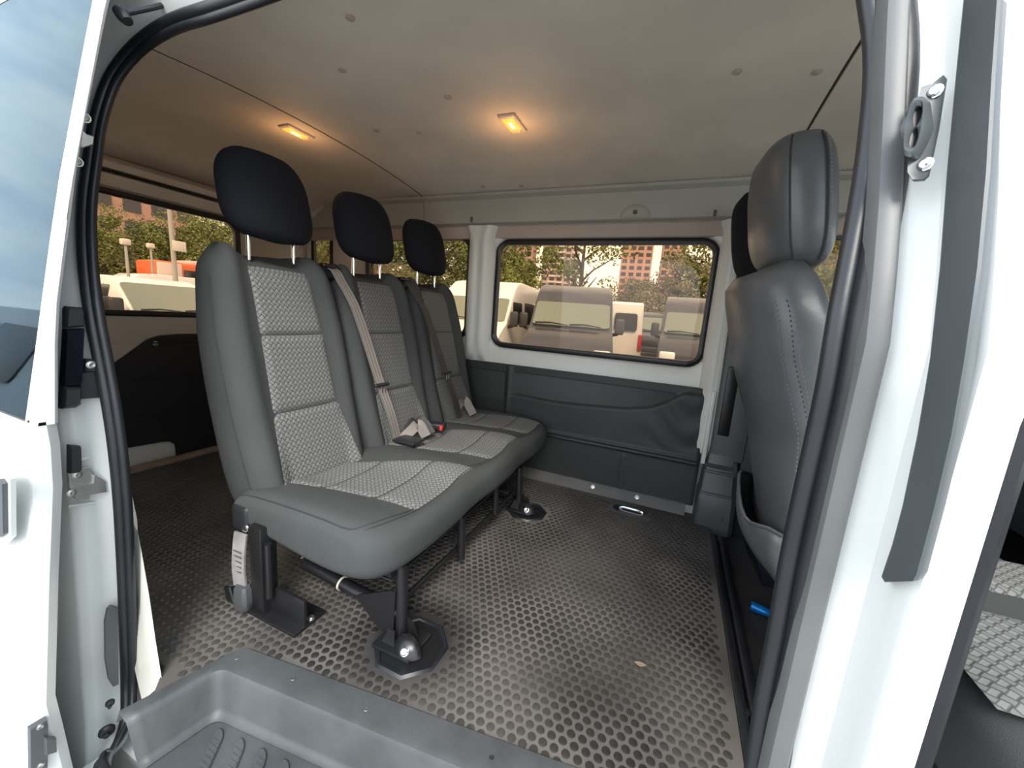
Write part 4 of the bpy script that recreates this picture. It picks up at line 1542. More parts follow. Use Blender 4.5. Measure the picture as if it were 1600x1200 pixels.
# recliner pivot, near end buckle on its stalk
mb = MB()
mb.rbox((-1.150, 0.703, -0.665), (0.075, 0.03, 0.085), 0.014, 3)
pv = mb.build('pivot_cover', M_BLKPLAST, bench)
bolt('pivot_bolt', (-1.122, 0.692, -0.69), (0.2, -1, 0), 0.011, M_CHROME, pv, 0.006)
stalk = strap([(-1.128, 0.680, -0.700), (-1.130, 0.674, -0.75), (-1.128, 0.668, -0.81), (-1.124, 0.668, -0.868)], 0.046, 'buckle_stalk', M_TAG, bench, side=(1, 0.15, 0), thick=0.003)
stalk['label'] = 'grey labelled stalk hanging at the near end of the cushion'
for k in range(5):
    mb = MB()
    mb.rbox((-1.130, 0.6675 - 0.0006 * k, -0.755 - 0.016 * k), (0.034, 0.002, 0.0025), 0)
    mb.build('label_line', M_PAD, stalk, smooth=0)
mb = MB()
secs = []
for z, w, d in ((-0.862, 0.022, 0.012), (-0.872, 0.026, 0.016), (-0.91, 0.029, 0.018), (-0.935, 0.026, 0.018), (-0.945, 0.018, 0.014)):
    secs.append([(-1.112 + a * w, 0.668 + b * d, z) for a, b in ((-1, -0.5), (-0.7, -1), (0.7, -1), (1, -0.5), (1, 0.6), (0.7, 1), (-0.7, 1), (-1, 0.6))])
mb.loft(secs)
mb.build('end_buckle', M_GREYPLAST, bench, smooth=40)
mb = MB()
mb.rbox((-1.165, 0.69, FZ + 0.02), (0.07, 0.05, 0.04), 0.008)
fp = mb.build('anchor_foot', FR, bench)
mb = MB()
mb.tube([(-1.195, 0.672, FZ + 0.012), (-1.19, 0.665, FZ + 0.055), (-1.165, 0.662, FZ + 0.065), (-1.150, 0.662, FZ + 0.02)], 0.006, 8)
mb.build('anchor_loop', M_RUBBER, fp)

# ================================================================ FRONT SEATS


def front_seat(name, label, y0, y1, dx, mats, pocket=True, zo=0.0, hx=0.012):
    bodym, stm = mats
    st = thing(name, label, 'car seat', (0.45 + dx, (y0 + y1) / 2, -1.01))
    ym, w = (y0 + y1) / 2, (y1 - y0) / 2
    # side outline in x for each height: rear edge and front edge
    RE = [(-0.78, 0.43), (-0.69, 0.385), (-0.54, 0.362), (-0.265, 0.335), (-0.056, 0.262), (0.073, 0.232), (0.15, 0.205), (0.20, 0.20)]
    FE = [(-0.78, 0.60), (-0.5, 0.56), (-0.25, 0.47), (0.0, 0.388), (0.078, 0.355), (0.14, 0.335), (0.2, 0.315)]
    mb = MB()
    secs = []
    N_ = 26
    for k in range(N_ + 1):
        t = k / N_
        z = lerp(-0.78, 0.20, t)
        kk = 1.0
        if t > 0.88:
            kk = math.sqrt(max(0.02, 1 - ((t - 0.88) / 0.12) ** 2.2))
        xr, xf = interp(RE, z), interp(FE, z)
        xm, h = (xr + xf) / 2, (xf - xr) / 2 * (0.35 + 0.65 * kk)
        ww = w * (0.82 + 0.18 * smst(0.2, 0.0, z)) * (0.86 + 0.14 * kk)
        sec = []
        for a in range(48):
            th = 2 * PI * a / 48
            c_, s_ = math.cos(th), math.sin(th)
            v = math.copysign(abs(c_) ** (2 / 7.0), c_)
            q = math.copysign(abs(s_) ** (2 / 4.0), s_)
            bulge = -0.105 * (1 - v * v) * (1 if q < 0 else 0) * kk * lerp(0.35, 1.0, smst(-0.75, -0.15, z))
            sec.append((xm + h * q + bulge + dx, ym + ww * v, z + zo))
        secs.append(sec)
    mb.loft(secs)
    bk = mb.build('backrest', bodym, st, smooth=70)
    # headrest: side outline leaning back
    mb = MB()
    secs = []
    for k in range(21):
        t = -1 + 2 * k / 20
        z = 0.355 + 0.172 * t
        kk = max(0.0, 1 - abs(t) ** 3.4) ** (1 / 3.4)
        xm = 0.246 - 0.028 * t
        d, ww = 0.070 * kk, w * 0.92 * (0.45 + 0.55 * kk)
        if k in (0, 20):
            d, ww = 0.03, w * 0.45
        sec = []
        for a in range(40):
            th = 2 * PI * a / 40
            c_, s_ = math.cos(th), math.sin(th)
            v = math.copysign(abs(c_) ** (2 / 5.5), c_)
            q = math.copysign(abs(s_) ** (2 / 2.8), s_)
            sec.append((xm + d * q - (0.04 * (1 - v * v) * kk if q < 0 else 0) + dx + hx, ym + ww * v, z + zo))
        secs.append(sec)
    mb.loft(secs)
    hd = mb.build('headrest', bodym, st, smooth=70)
    # stitched seams: dashes along the gusset edges
    if stm:
        hw = w * 0.92
        for xo in (-0.048, 0.028):
            mb = MB()
            pts = []
            for k in range(17):
                t = -0.9 + 1.75 * k / 16
                kk = max(0.0, 1 - abs(t) ** 3.4) ** (1 / 3.4)
                pts.append((0.246 - 0.028 * t + xo * kk + dx + hx, ym - hw * (0.45 + 0.55 * kk) * (1 - (abs(xo) / 0.07) ** 2.8) ** (1 / 5.5) - 0.004, 0.355 + 0.172 * t + zo))
            mb.tube(pts, 0.0026, 6)
            mb.build('gusset_seam', M_STITCH, hd)
            mb = MB()
            P = catmull(pts, 4)
            for p, q in zip(P[0::2], P[1::2]):
                off = Vector((0.006, -0.0016, 0))
                mb.tube([p + off, p.lerp(q, 0.7) + off], 0.0017, 4)
            s_ = mb.build('stitching', stm, hd)
        for xo, ro in ((0.018, 0), (0.030, 1), (-0.02, 2)):
            mb = MB()
            pts = []
            for k in range(25):
                z = lerp(-0.66, 0.10, k / 24)
                wv = w * (0.82 + 0.18 * smst(0.2, 0.0, z))
                yv = ym - wv * (0.985 if xo > 0 else 0.92)
                pts.append(Vector((interp(RE, z) + xo + dx + (0 if xo > 0 else 0.014), yv, z + zo)))
            P = catmull(pts, 5)
            for p, q in zip(P[0::2], P[1::2]):
                off = Vector((0, -0.004 if xo > 0 else -0.002, 0))
                mb.tube([p + off, p.lerp(q, 0.7) + off], 0.0014, 4)
            mb.build('stitching', stm if ro else M_STITCH, bk)
    if pocket:
        mb = MB()
        rows = []
        for k in range(13):
            v = -0.93 + 1.86 * k / 12
            zt = -0.53 + 0.03 * math.sin(5 * v) + (0.05 * v)
            rw = []
            for j in range(9):
                z = lerp(zt, -0.80, j / 8)
                bul = 0.075 * (1 - v * v) + 0.014 * math.sin(PI * min(1, (j + 0.8) / 8)) + 0.022 * (1 - j / 8) * (1 - abs(v) ** 3)
                rw.append(Vector((interp(RE, z) - bul * smst(-0.85, -0.6, z) - 0.004 + dx, ym + w * v, z + zo)))
            rows.append(rw)
        mb.loft(rows, closed=False, cap=False)
        pk = mb.build('map_pocket', bodym, st, smooth=70, solid=0.004)
        mb = MB()
        mb.tube([r[0] for r in rows], 0.006, 8)
        mb.build('pocket_hem', bodym, pk)
    # cushion and base
    mb = MB()
    mb.rbox((0.72 + dx, ym, -0.66 + zo), (0.52, 2 * w, 0.15), 0.06, 4)
    mb.build('cushion', bodym, st)
    mb = MB()
    mb.rbox((0.82 + dx, ym, -0.87 + zo * 0.5), (0.34, 2 * w * 0.85, 0.28), 0.01)
    mb.build('seat_base', M_BLKPLAST, st)
    return st


front_seat('driver_seat', 'dark grey leatherette seat with stitched headrest and slack map pocket', 1.20, 1.66, 0.0, (M_LEATHER, M_STITCHL))
front_seat('far_cab_seat', 'black seat beyond the grey leatherette one, only its headrest edge showing', 1.72, 2.06, 0.06, (M_HEADREST, None), pocket=False, zo=0.02, hx=-0.05)

# passenger seat in the open front doorway: woven cloth with a dark bolster
ps = thing('passenger_seat', 'front passenger seat with pale woven cloth seen through the open front doorway', 'car seat', (0.62, 0.85, -1.01))


def softbox(c, s, n1, n2, name, mat, rot=None):
    mb = MB()
    secs = []
    for k in range(21):
        t = -1 + 2 * k / 20
        kk = max(0.0, 1 - abs(t) ** n2) ** (1 / n2)
        if k in (0, 20):
            kk = 0.3
        sec = []
        for a in range(32):
            th = 2 * PI * a / 32
            c_, s_ = math.cos(th), math.sin(th)
            sec.append(Vector((s[0] / 2 * kk * math.copysign(abs(c_) ** (2 / n1), c_), s[1] / 2 * kk * math.copysign(abs(s_) ** (2 / n1), s_), s[2] / 2 * t)))
        secs.append(sec)
    M_ = Matrix.Translation(Vector(c)) @ (rot.to_4x4() if rot else Matrix.Identity(4))
    mb.loft([[M_ @ p for p in s_] for s_ in secs])
    return mb.build(name, mat, ps, smooth=70)


softbox((0.335, 0.82, -0.12), (0.12, 0.42, 0.80), 4, 5, 'backrest', M_CLOTH)
pc = softbox((0.74, 0.87, -0.55), (0.62, 0.60, 0.20), 6, 5, 'cushion', M_CLOTH)
for y0, y1 in ((0.645, 0.90), (0.985, 1.15)):
    def fn(s, q):
        x, y = lerp(0.44, 1.0, q), lerp(y0, y1, s)
        e = min(min(s, 1 - s) * (y1 - y0), min(q, 1 - q) * 0.56)
        return (x, y, -0.4525 + 0.010 * math.sqrt(min(1, e / 0.03)))
    mb = MB()
    mb.grid(fn, 14, 20, lambda s, q: (lerp(y0, y1, s), lerp(0.44, 1.0, q)))
    mb.build('insert_panel', M_WEAVE, pc, smooth=70)
softbox((0.335, 0.80, 0.40), (0.10, 0.26, 0.24), 3, 3, 'headrest', M_HEADREST)
mb = MB()
mb.rbox((0.74, 0.87, -0.83), (0.52, 0.50, 0.36), 0.02)
mb.build('seat_base', M_BLKPLAST, ps)
# ================================================================ CEILING LAMPS, LOOSE THINGS
for i, (u, v) in enumerate(((464, 208), (801, 194))):
    p = px(u, v, 'z', 0.715)
    lz = ceil_z(p.y) - 0.001
    lab = ('lit amber ceiling lamp on the rear headliner above the near headrest', 'lit amber ceiling lamp on the middle headliner above the windows')[i]
    lm = thing('ceiling_lamp', lab, 'lamp', (p.x, p.y, lz), 'lit ceiling lamps')
    rot = Matrix.Rotation(0.0, 3, 'Z')
    mb = MB()
    secs = []
    for d, h in ((0.0, 0.0), (0.0, -0.007), (-0.006, -0.010), (-0.010, -0.010), (-0.012, -0.006)):
        secs.append([(p.x + a, p.y + b, lz + h) for a, b in rrect(-0.034 - d, 0.034 + d, -0.064 - d, 0.064 + d, 0.008)])
    mb.loft(secs, cap=False)
    mb.build('lamp_frame', M_LAMPFR, lm, smooth=40)
    mb = MB()
    mb.rbox((p.x, p.y - 0.006, lz - 0.007), (0.046, 0.092, 0.010), 0.004, 2)
    ln = mb.build('lamp_lens', M_LAMP, lm)
    mb = MB()
    mb.rbox((p.x, p.y + 0.052, lz - 0.007), (0.030, 0.014, 0.010), 0.003, 2)
    mb.build('lamp_switch', M_LAMPFR, lm)
    mb = MB()
    mb.rbox((p.x, p.y - 0.006, lz - 0.0125), (0.014, 0.044, 0.003), 0.001, 2)
    mb.build('lamp_bulb', M_BULB, lm)
    ld = bpy.data.lights.new('lamp_light', 'POINT')
    ld.energy = 0.22
    ld.color = (1.0, 0.52, 0.22)
    ld.shadow_soft_size = 0.03
    lo = bpy.data.objects.new('lamp_light', ld)
    COL.objects.link(lo)
    lo.parent = lm
    lo.location = (0, 0, -0.11)

# blue tool handle on the cab floor
a_, b_2 = px(1173, 946, 'z', -0.985), px(1206, 960, 'z', -0.985)
bt = MB().tube([a_, a_.lerp(b_2, 0.03), a_.lerp(b_2, 0.5), a_.lerp(b_2, 0.9), b_2], [0.010, 0.0165, 0.0165, 0.0135, 0.010], 16)
bt = tag(bt.build('tool_handle', M_BLUE, None), 'shiny blue tapered tool handle lying on the black cab floor', 'tool')
MB().tube([b_2, b_2 + (b_2 - a_).normalized() * 0.012], 0.008, 12).build('tool_collar', M_CHROME, bt)
MB().tube([b_2 + Vector((-0.01, -0.03, -0.006)), b_2 + Vector((0.02, -0.01, 0.0)), b_2 + Vector((0.05, 0.02, 0.012))], 0.005, 8).build('tool_blade', M_BLKMETAL, bt)
# dark box under the seat, and a piece of latch at the near end of the cab floor
mb = MB()
mb.loft([[(0.45, 1.74, -1.01), (0.43, 2.02, -1.01), (0.62, 2.02, -1.01), (0.62, 1.74, -1.01)], [(0.41, 1.74, -0.87), (0.385, 2.02, -0.87), (0.62, 2.02, -0.87), (0.62, 1.74, -0.87)]])
mb.loft([[(0.405, 1.735, -0.87), (0.38, 2.025, -0.87), (0.62, 2.025, -0.87), (0.62, 1.735, -0.87)], [(0.405, 1.735, -0.855), (0.38, 2.025, -0.855), (0.62, 2.025, -0.855), (0.62, 1.735, -0.855)]])
tb = tag(mb.build('storage_box', pbr('dark_navy_plastic', (0.010, 0.012, 0.022), 0.4), None, smooth=30), 'dark navy plastic box with a lidded rim under the front seat', 'box')
mb = MB()
mb.rbox((0.47, 1.88, -0.80), (0.16, 0.26, 0.10), 0.012)
mb.build('box_lid', M_BLKPLAST, tb)
mb = MB()
c_ = px(1172, 1135, 'z', -0.97)
mb.rbox((c_.x + 0.02, c_.y, -0.985), (0.09, 0.10, 0.03), 0.006)
mb.rbox((c_.x + 0.02, c_.y + 0.03, -0.965), (0.08, 0.02, 0.02), 0.005)
mb.rbox((c_.x + 0.03, c_.y - 0.02, -0.965), (0.03, 0.02, 0.016), 0.004)
tag(mb.build('seat_catch', M_BLKMETAL, None), 'black metal catch at the near end of the cab sill', 'catch')
# dry leaf on the mat
p = px(1000, 1038, 'z', FZ + 0.004)
mb = MB()
mb.grid(lambda s, t: (p.x + (s - 0.5) * 0.032, p.y + (t - 0.5) * 0.018 * math.sin(PI * min(max(s, 0.06), 0.94)), FZ + 0.0035 + 0.003 * abs(t - 0.5) + 0.003 * s * s), 6, 4)
tag(mb.build('dry_leaf', M_LEAFDRY, None, solid=0.0006), 'small curled dry leaf lying on the studded mat', 'leaf')

# ================================================================ OUTSIDE: car park, parked vans, trees, flats
mb = MB()
mb.prism([(-160, -60, GZ - 0.2), (120, -60, GZ - 0.2), (120, 320, GZ - 0.2), (-160, 320, GZ - 0.2)], (0, 0, 0.2))
tag(mb.build('ground', M_ASPH, None, smooth=0), kind='structure')

V_WHITE = pbr('van_white', (0.86, 0.84, 0.80), 0.3, coat=0.4)
V_GREY = pbr('van_dark_grey', (0.042, 0.038, 0.041), 0.32, coat=0.6)
V_BLACK = pbr('car_black', (0.02, 0.02, 0.024), 0.25, coat=0.6)
V_SCREEN = pbr('windscreen_glass', (0.20, 0.22, 0.17), 0.12, spec=0.8)
V_DARKGL = pbr('dark_side_glass', (0.02, 0.022, 0.026), 0.12, spec=0.8)
V_TYRE = pbr('tyre', (0.02, 0.02, 0.02), 0.8)
V_TAIL = pbr('tail_lamp', (0.55, 0.03, 0.04), 0.3)
V_HEAD = pbr('head_lamp', (0.70, 0.72, 0.70), 0.15)
V_GRILLE = pbr('grille_grey', (0.035, 0.035, 0.037), 0.4)
V_ORANGE = pbr('bus_orange', (0.80, 0.16, 0.05), 0.4)
V_CREAM = pbr('bus_pale_panel', (0.78, 0.62, 0.55), 0.5)


def vehicle(name, label, cat, loc, yaw, mat, prof, W=1.98, screen=None, rear=None, side_win=(), front=True, taper=0.09, group=None, mirror=True):
    """Body lofted across its width from a side profile (length, height); length runs from the nose (0) backwards."""
    root = thing(name, label, cat, (0, 0, 0), group)
    hmax = max(h for _, h in prof)

    def half(h):
        return W / 2 * (1 - taper * max(0.0, (h - 0.9) / (hmax - 0.9)))
    c = Vector((sum(p[0] for p in prof) / len(prof), sum(p[1] for p in prof) / len(prof)))
    secs = []
    for s_, k in ((-1, 0.93), (-0.985, 0.975), (-0.93, 1.0), (0.93, 1.0), (0.985, 0.975), (1, 0.93)):
        secs.append([(s_ * half(h), c.x + (l - c.x) * (1 - (1 - k) * 0.35), c.y + (h - c.y) * k) for l, h in prof])
    mb = MB()
    mb.loft(secs)
    body = mb.build('body', mat, root, smooth=28)

    def panel(nm, l0, h0, l1, h1, f0, f1, m, lift=0.012, parent=root, r=0.1):
        """Pane lying on the slope from (l0, h0) up to (l1, h1), between fractions f0 and f1 of the half-width."""
        d = Vector((l1 - l0, h1 - h0)).normalized()
        n = Vector((-d.y, d.x)) * lift
        mb = MB()
        P = []
        for a, b in rrect(0, 1, 0, 1, r):
            h = lerp(h0, h1, b)
            P.append(Vector((half(h) * lerp(f0, f1, a), lerp(l0, l1, b), h)))
        mb.loft([[p + Vector((0, -n.x * 0 + (-n.y if False else 0), 0)) for p in P], [p + Vector((0, n.x, n.y)) for p in P]])
        return mb.build(nm, m, parent, smooth=0)
    if screen:
        (l0, h0), (l1, h1) = screen
        panel('windscreen', l0, h0, l1, h1, -0.93, 0.93, V_SCREEN, 0.03, r=0.07)
        for a, b in ((-0.85, -0.05), (-0.02, 0.72)):
            mb = MB()
            n_ = Vector((0, -0.065, 0.05))
            y_ = lerp(l0, l1, 0.03)
            mb.tube([Vector((half(h0) * a, l0, h0)) + n_, Vector((half(h0) * (a + 0.35), lerp(l0, l1, 0.04), lerp(h0, h1, 0.04))) + n_, Vector((half(h0) * b, lerp(l0, l1, -0.03), lerp(h0, h1, -0.03))) + n_], [0.02, 0.016, 0.01], 6)
            mb.build('wiper', V_TYRE, root)
    if front:
        mb = MB()
        mb.rbox((0, 0.02, 0.50), (W * 0.96, 0.14, 0.26), 0.06, 3)
        mb.build('bumper', V_GRILLE if mat is not V_WHITE else V_WHITE, root)
        mb = MB()
        for k in range(4):
            mb.rbox((0, -0.01 + 0.012 * k, 0.72 + 0.055 * k), (W * 0.50, 0.05, 0.03), 0.01)
        mb.rbox((0, 0.03, 0.80), (W * 0.54, 0.05, 0.25), 0.02)
        mb.build('grille', V_GRILLE, root)
        for sg in (-1, 1):
            mb = MB()
            mb.rbox((sg * W * 0.385, 0.07, 0.86), (W * 0.19, 0.14, 0.24), 0.05, 3)
            mb.build('headlight', V_HEAD, root)
    if mirror and screen:
        (l0, h0), _ = screen
        for sg in (-1, 1):
            mb = MB()
            mb.rbox((sg * (W / 2 + 0.13), l0 + 0.05, h0 + 0.08), (0.20, 0.12, 0.36), 0.05, 3)
            mb.tube([(sg * (W / 2 - 0.06), l0 + 0.12, h0 - 0.12), (sg * (W / 2 + 0.10), l0 + 0.06, h0 - 0.08)], 0.045, 8)
            mb.build('mirror', V_GRILLE, root)
    for sg in (-1, 1):
        for (l0, h0, l1, h1) in side_win:
            mb = MB()
            P = [Vector((sg * (half(h) + 0.006), l, h)) for l, h in rrect(l0, l1, h0, h1, 0.06)]
            mb.loft([P, [p - Vector((sg * 0.03, 0, 0)) for p in P]])
            mb.build('side_window', V_DARKGL, root, smooth=0)
    L_ = max(l for l, _ in prof)
    for sg in (-1, 1):
        for l in (L_ * 0.17, L_ * 0.80):
            mb = MB()
            mb.lathe([(0.10, 0), (0.33, 0.0), (0.35, 0.03), (0.35, 0.17), (0.33, 0.20), (0.24, 0.20), (0.22, 0.17), (0.05, 0.17)], (sg * (W / 2 - 0.20), l, 0.35), (sg, 0, 0), 20)
            mb.build('wheel', V_TYRE, root)
    if rear:
        l, h0, h1 = rear
        mb = MB()
        for a0, a1 in ((-0.80, -0.06), (0.06, 0.80)):
            P = [Vector((half(h) * a, l + 0.03, h)) for a, h in rrect(a0, a1, h0, h1, 0.08)]
            mb = MB()
            mb.loft([P, [p - Vector((0, 0.06, 0)) for p in P]])
            mb.build('rear_window', V_DARKGL, root, smooth=0)
        for sg in (-1, 1):
            mb = MB()
            mb.rbox((sg * (W / 2 - 0.09), l - 0.01, 1.02), (0.12, 0.08, 0.52), 0.02)
            mb.build('tail_light', V_TAIL, root)
        mb = MB()
        mb.rbox((0, l + 0.02, 0.48), (W * 0.96, 0.14, 0.22), 0.05)
        mb.build('bumper', V_GRILLE, root)
    root.location = Vector(loc)
    root.rotation_euler = (0, 0, yaw)
    return root


PV = [(0.03, 0.36), (0.0, 0.62), (0.06, 0.95), (0.22, 1.10), (0.62, 1.30), (0.80, 1.38), (1.30, 1.98), (1.55, 2.22), (1.85, 2.40), (2.3, 2.47), (5.2, 2.47), (5.55, 2.42), (5.66, 2.25), (5.70, 0.5), (5.62, 0.36)]
VS = ((0.83, 1.42), (1.29, 1.97))
VSIDE = ((1.35, 1.38, 2.2, 1.92), (2.5, 1.38, 3.7, 1.95), (3.85, 1.38, 5.2, 1.95))
vehicle('parked_van', 'dark grey high-roof van facing the windows, framed by the big side window', 'van', (-2.18, 8.1, GZ), 0.20, V_GREY, PV, screen=VS, side_win=VSIDE)
vehicle('parked_van', 'dark grey van parked facing in, cut by the front edge of the big side window', 'van', (0.56, 10.3, GZ), 0.05, V_GREY, PV, screen=VS, side_win=VSIDE)
vehicle('parked_van', 'white high-roof van with dark mirror left of the dark grey van', 'van', (-4.65, 7.6, GZ), 0.12, V_WHITE, PV, screen=VS, side_win=VSIDE)
PB_ = [(0.03, 0.36), (0.0, 0.62), (0.06, 0.95), (0.22, 1.10), (0.62, 1.25), (0.80, 1.32), (1.35, 2.0), (1.7, 2.22), (2.3, 2.28), (4.9, 2.28), (5.1, 2.2), (5.2, 0.5), (5.15, 0.36)]
vehicle('parked_van', 'white van seen from behind with dark rear windows and red tail lamp', 'van', (-2.62, 18.0, GZ), PI + 0.12, V_WHITE, PB_, rear=(5.2, 1.38, 1.92), front=False, mirror=False)
vehicle('parked_van', 'small black van far off in the gap between white and grey vans', 'van', (-1.15, 19.0, GZ), 0.0, V_BLACK, PB_, screen=((0.80, 1.34), (1.33, 1.97)), side_win=())
vehicle('parked_van', 'white van standing far behind the dark grey one, mostly hidden', 'van', (-5.0, 13.5, GZ), 0.0, V_WHITE, PB_, screen=((0.80, 1.34), (1.33, 1.97)), side_win=())
# behind the van: seen through the rear window, noses towards it
PM = [(0.03, 0.30), (0.0, 0.60), (0.10, 0.85), (0.9, 1.05), (1.05, 1.10), (1.85, 1.68), (2.2, 1.80), (3.9, 1.82), (4.5, 1.70), (4.75, 1.15), (4.75, 0.45), (4.7, 0.30)]
vehicle('parked_car', 'white people carrier whose windscreen fills the lower rear window', 'car', (-8.4, 4.85, GZ), PI / 2, V_WHITE, PM, W=1.85, screen=((1.08, 1.13), (1.82, 1.66)), side_win=((2.0, 1.1, 3.0, 1.62), (3.1, 1.1, 4.1, 1.62)), taper=0.2)
vehicle('parked_car', 'black car beside the white people carrier beyond the rear window', 'car', (-8.8, 2.75, GZ), PI / 2, V_BLACK, PM, W=1.85, screen=((1.08, 1.13), (1.82, 1.66)), side_win=((2.0, 1.1, 3.0, 1.62), (3.1, 1.1, 4.1, 1.62)), taper=0.2)
vehicle('parked_van', 'long white van standing behind the parked cars at the rear', 'van', (-23.0, 8.0, GZ), 0.0, V_WHITE, PB_, W=1.98, screen=None, side_win=((1.4, 1.38, 2.3, 1.9),), front=True, mirror=False)
vehicle('parked_car', 'white car reflected in the sliding door glass', 'car', (-9.4, -1.75, GZ), -PI / 2, V_WHITE, PM, W=1.85, screen=((1.08, 1.13), (1.82, 1.66)), side_win=((2.0, 1.1, 3.0, 1.62), (3.1, 1.1, 4.1, 1.62)), taper=0.2)
# orange bus, side on
bus = thing('city_bus', 'orange bus with a pale nose beyond the rear window trees', 'bus', (-31, 18, GZ))
mb = MB()
mb.rbox((-31.0, 18.6, GZ + 1.9), (2.4, 9.4, 3.0), 0.18, 3)
mb.build('body', V_ORANGE, bus)
mb = MB()
mb.rbox((-29.9, 14.6, GZ + 2.05), (0.34, 1.3, 2.5), 0.08, 2)
mb.build('nose_panel', V_CREAM, bus)
for k in range(4):
    mb = MB()
    mb.rbox((-29.78, 16.15 + 1.75 * k, GZ + 2.45), (0.08, 1.62, 1.05), 0.03)
    mb.build('bus_window', V_DARKGL, bus)
mb = MB()
mb.rbox((-31.0, 17.2, GZ + 3.5), (1.6, 2.6, 0.30), 0.1)
mb.build('roof_unit', V_CREAM, bus)
for y in (16.0, 21.4):
    mb = MB()
    mb.lathe([(0.1, 0), (0.5, 0), (0.5, 0.28), (0.2, 0.28)], (-30.0, y, GZ + 0.5), (1, 0, 0), 18)
    mb.build('wheel', V_TYRE, bus)

# poles
POLE = pbr('weathered_pole', (0.42, 0.40, 0.36), 0.7)
SIGN = pbr('pale_sign', (0.75, 0.68, 0.60), 0.6)
pl = thing('utility_pole', 'grey pole carrying a pale square sign before the orange bus', 'pole', (-21, 10.48, GZ))
MB().tube([(-21, 10.48, GZ), (-21, 10.42, GZ + 6.5)], [0.10, 0.08], 10).build('shaft', POLE, pl)
MB().rbox((-20.84, 10.62, 1.98), (0.05, 0.52, 0.44), 0.02).build('sign_board', SIGN, pl)
for i, (x, y) in enumerate(((-21, 8.83), (-26, 11.95))):
    lp = thing('lamp_post', ('lamp post with a pale square head rising over the black car', 'farther slim lamp post with a pale head left of the orange bus')[i], 'lamp post', (x, y, GZ))
    h = 0.087 * -x
    MB().tube([(x, y, GZ), (x, y, h - 0.1)], [0.07, 0.05], 8).build('shaft', POLE, lp)
    MB().rbox((x, y, h), (0.26, 0.30, 0.24), 0.05).build('lamp_head', SIGN, lp)

# trees
LEAF = [pbr('leaf_mid', (0.27, 0.31, 0.085), 0.7, var=0.6, vscale=0.9), pbr('leaf_dark', (0.17, 0.20, 0.065), 0.7, var=0.55, vscale=0.9), pbr('leaf_dry', (0.33, 0.30, 0.19), 0.75, var=0.5, vscale=0.9)]
BARK = pbr('bark', (0.10, 0.08, 0.06), 0.9)
rnd = random.Random(3)


def crown_mesh(nclump, nleaf, spread, clump, leaf):
    mb = MB()
    vs, fs = [], []
    for c in range(nclump):
        while True:
            p = Vector((rnd.uniform(-1, 1), rnd.uniform(-1, 1), rnd.uniform(-1, 1)))
            if 0.15 < p.length < 1:
                break
        ctr = Vector((p.x * spread[0], p.y * spread[0], p.z * spread[1]))
        cr_ = clump * rnd.uniform(0.6, 1.2)
        for k in range(nleaf):
            d = Vector((rnd.gauss(0, 1), rnd.gauss(0, 1), rnd.gauss(0, 0.7)))
            d = d.normalized() * cr_ * rnd.uniform(0.5, 1.0) ** 0.5
            q = ctr + d
            n = (d.normalized() + Vector((rnd.gauss(0, 0.5), rnd.gauss(0, 0.5), rnd.gauss(0, 0.5) + 0.4))).normalized()
            t = n.orthogonal().normalized()
            t = (Matrix.Rotation(rnd.uniform(0, 6.28), 3, n) @ t)
            b = n.cross(t)
            s_ = leaf * rnd.uniform(0.6, 1.3)
            o = len(vs)
            vs += [q - t * s_, q - b * s_ * 0.5 + n * s_ * 0.12, q + t * s_, q + b * s_ * 0.5 + n * s_ * 0.12]
            fs.append((o, o + 1, o + 2, o + 3))
    return vs, fs


CR = [crown_mesh(46, 190, (2.6, 2.2), 0.85, 0.105), crown_mesh(60, 170, (2.9, 2.6), 0.75, 0.10), crown_mesh(26, 90, (2.4, 2.0), 0.6, 0.10)]
CRM = {}


def tree(x, y, sc, kind, leafm, label, group=None, base=2.0):
    t = thing('tree', label, 'tree', (0, 0, 0), group)
    key = (kind, leafm)
    tr = bpy.data.meshes.get('trunk_mesh')
    if tr is None:
        mb = MB()
        mb.tube([(0, 0, 0), (0.03, 0.02, 1.5), (-0.02, 0.0, 3.0), (0.05, 0.0, 4.6), (0.0, 0.05, 6.0)], [0.17, 0.14, 0.12, 0.08, 0.03], 8)
        for k in range(9):
            a = k * 2.4
            z = 2.2 + 0.36 * k
            mb.tube([(0, 0, z), (0.7 * math.cos(a), 0.7 * math.sin(a), z + 0.6), (1.7 * math.cos(a + 0.2), 1.7 * math.sin(a + 0.2), z + 1.2)], [0.07, 0.05, 0.02], 6)
        o = mb.build('trunk', BARK, t)
        o.data.name = 'trunk_mesh'
    else:
        o = bpy.data.objects.new('trunk', tr)
        COL.objects.link(o)
        o.parent = t
    if key not in CRM:
        mb = MB()
        mb.v, mb.f = [p + Vector((0, 0, 4.4)) for p in CR[kind][0]], CR[kind][1]
        o = mb.build('crown', LEAF[leafm], t, smooth=0)
        CRM[key] = o.data
    else:
        o = bpy.data.objects.new('crown', CRM[key])
        COL.objects.link(o)
        o.parent = t
    o['kind'] = 'stuff'
    t.location = (x, y, GZ)
    t.scale = (sc, sc, sc)
    t.rotation_euler = (0, 0, rnd.uniform(0, 6.28))
    return t


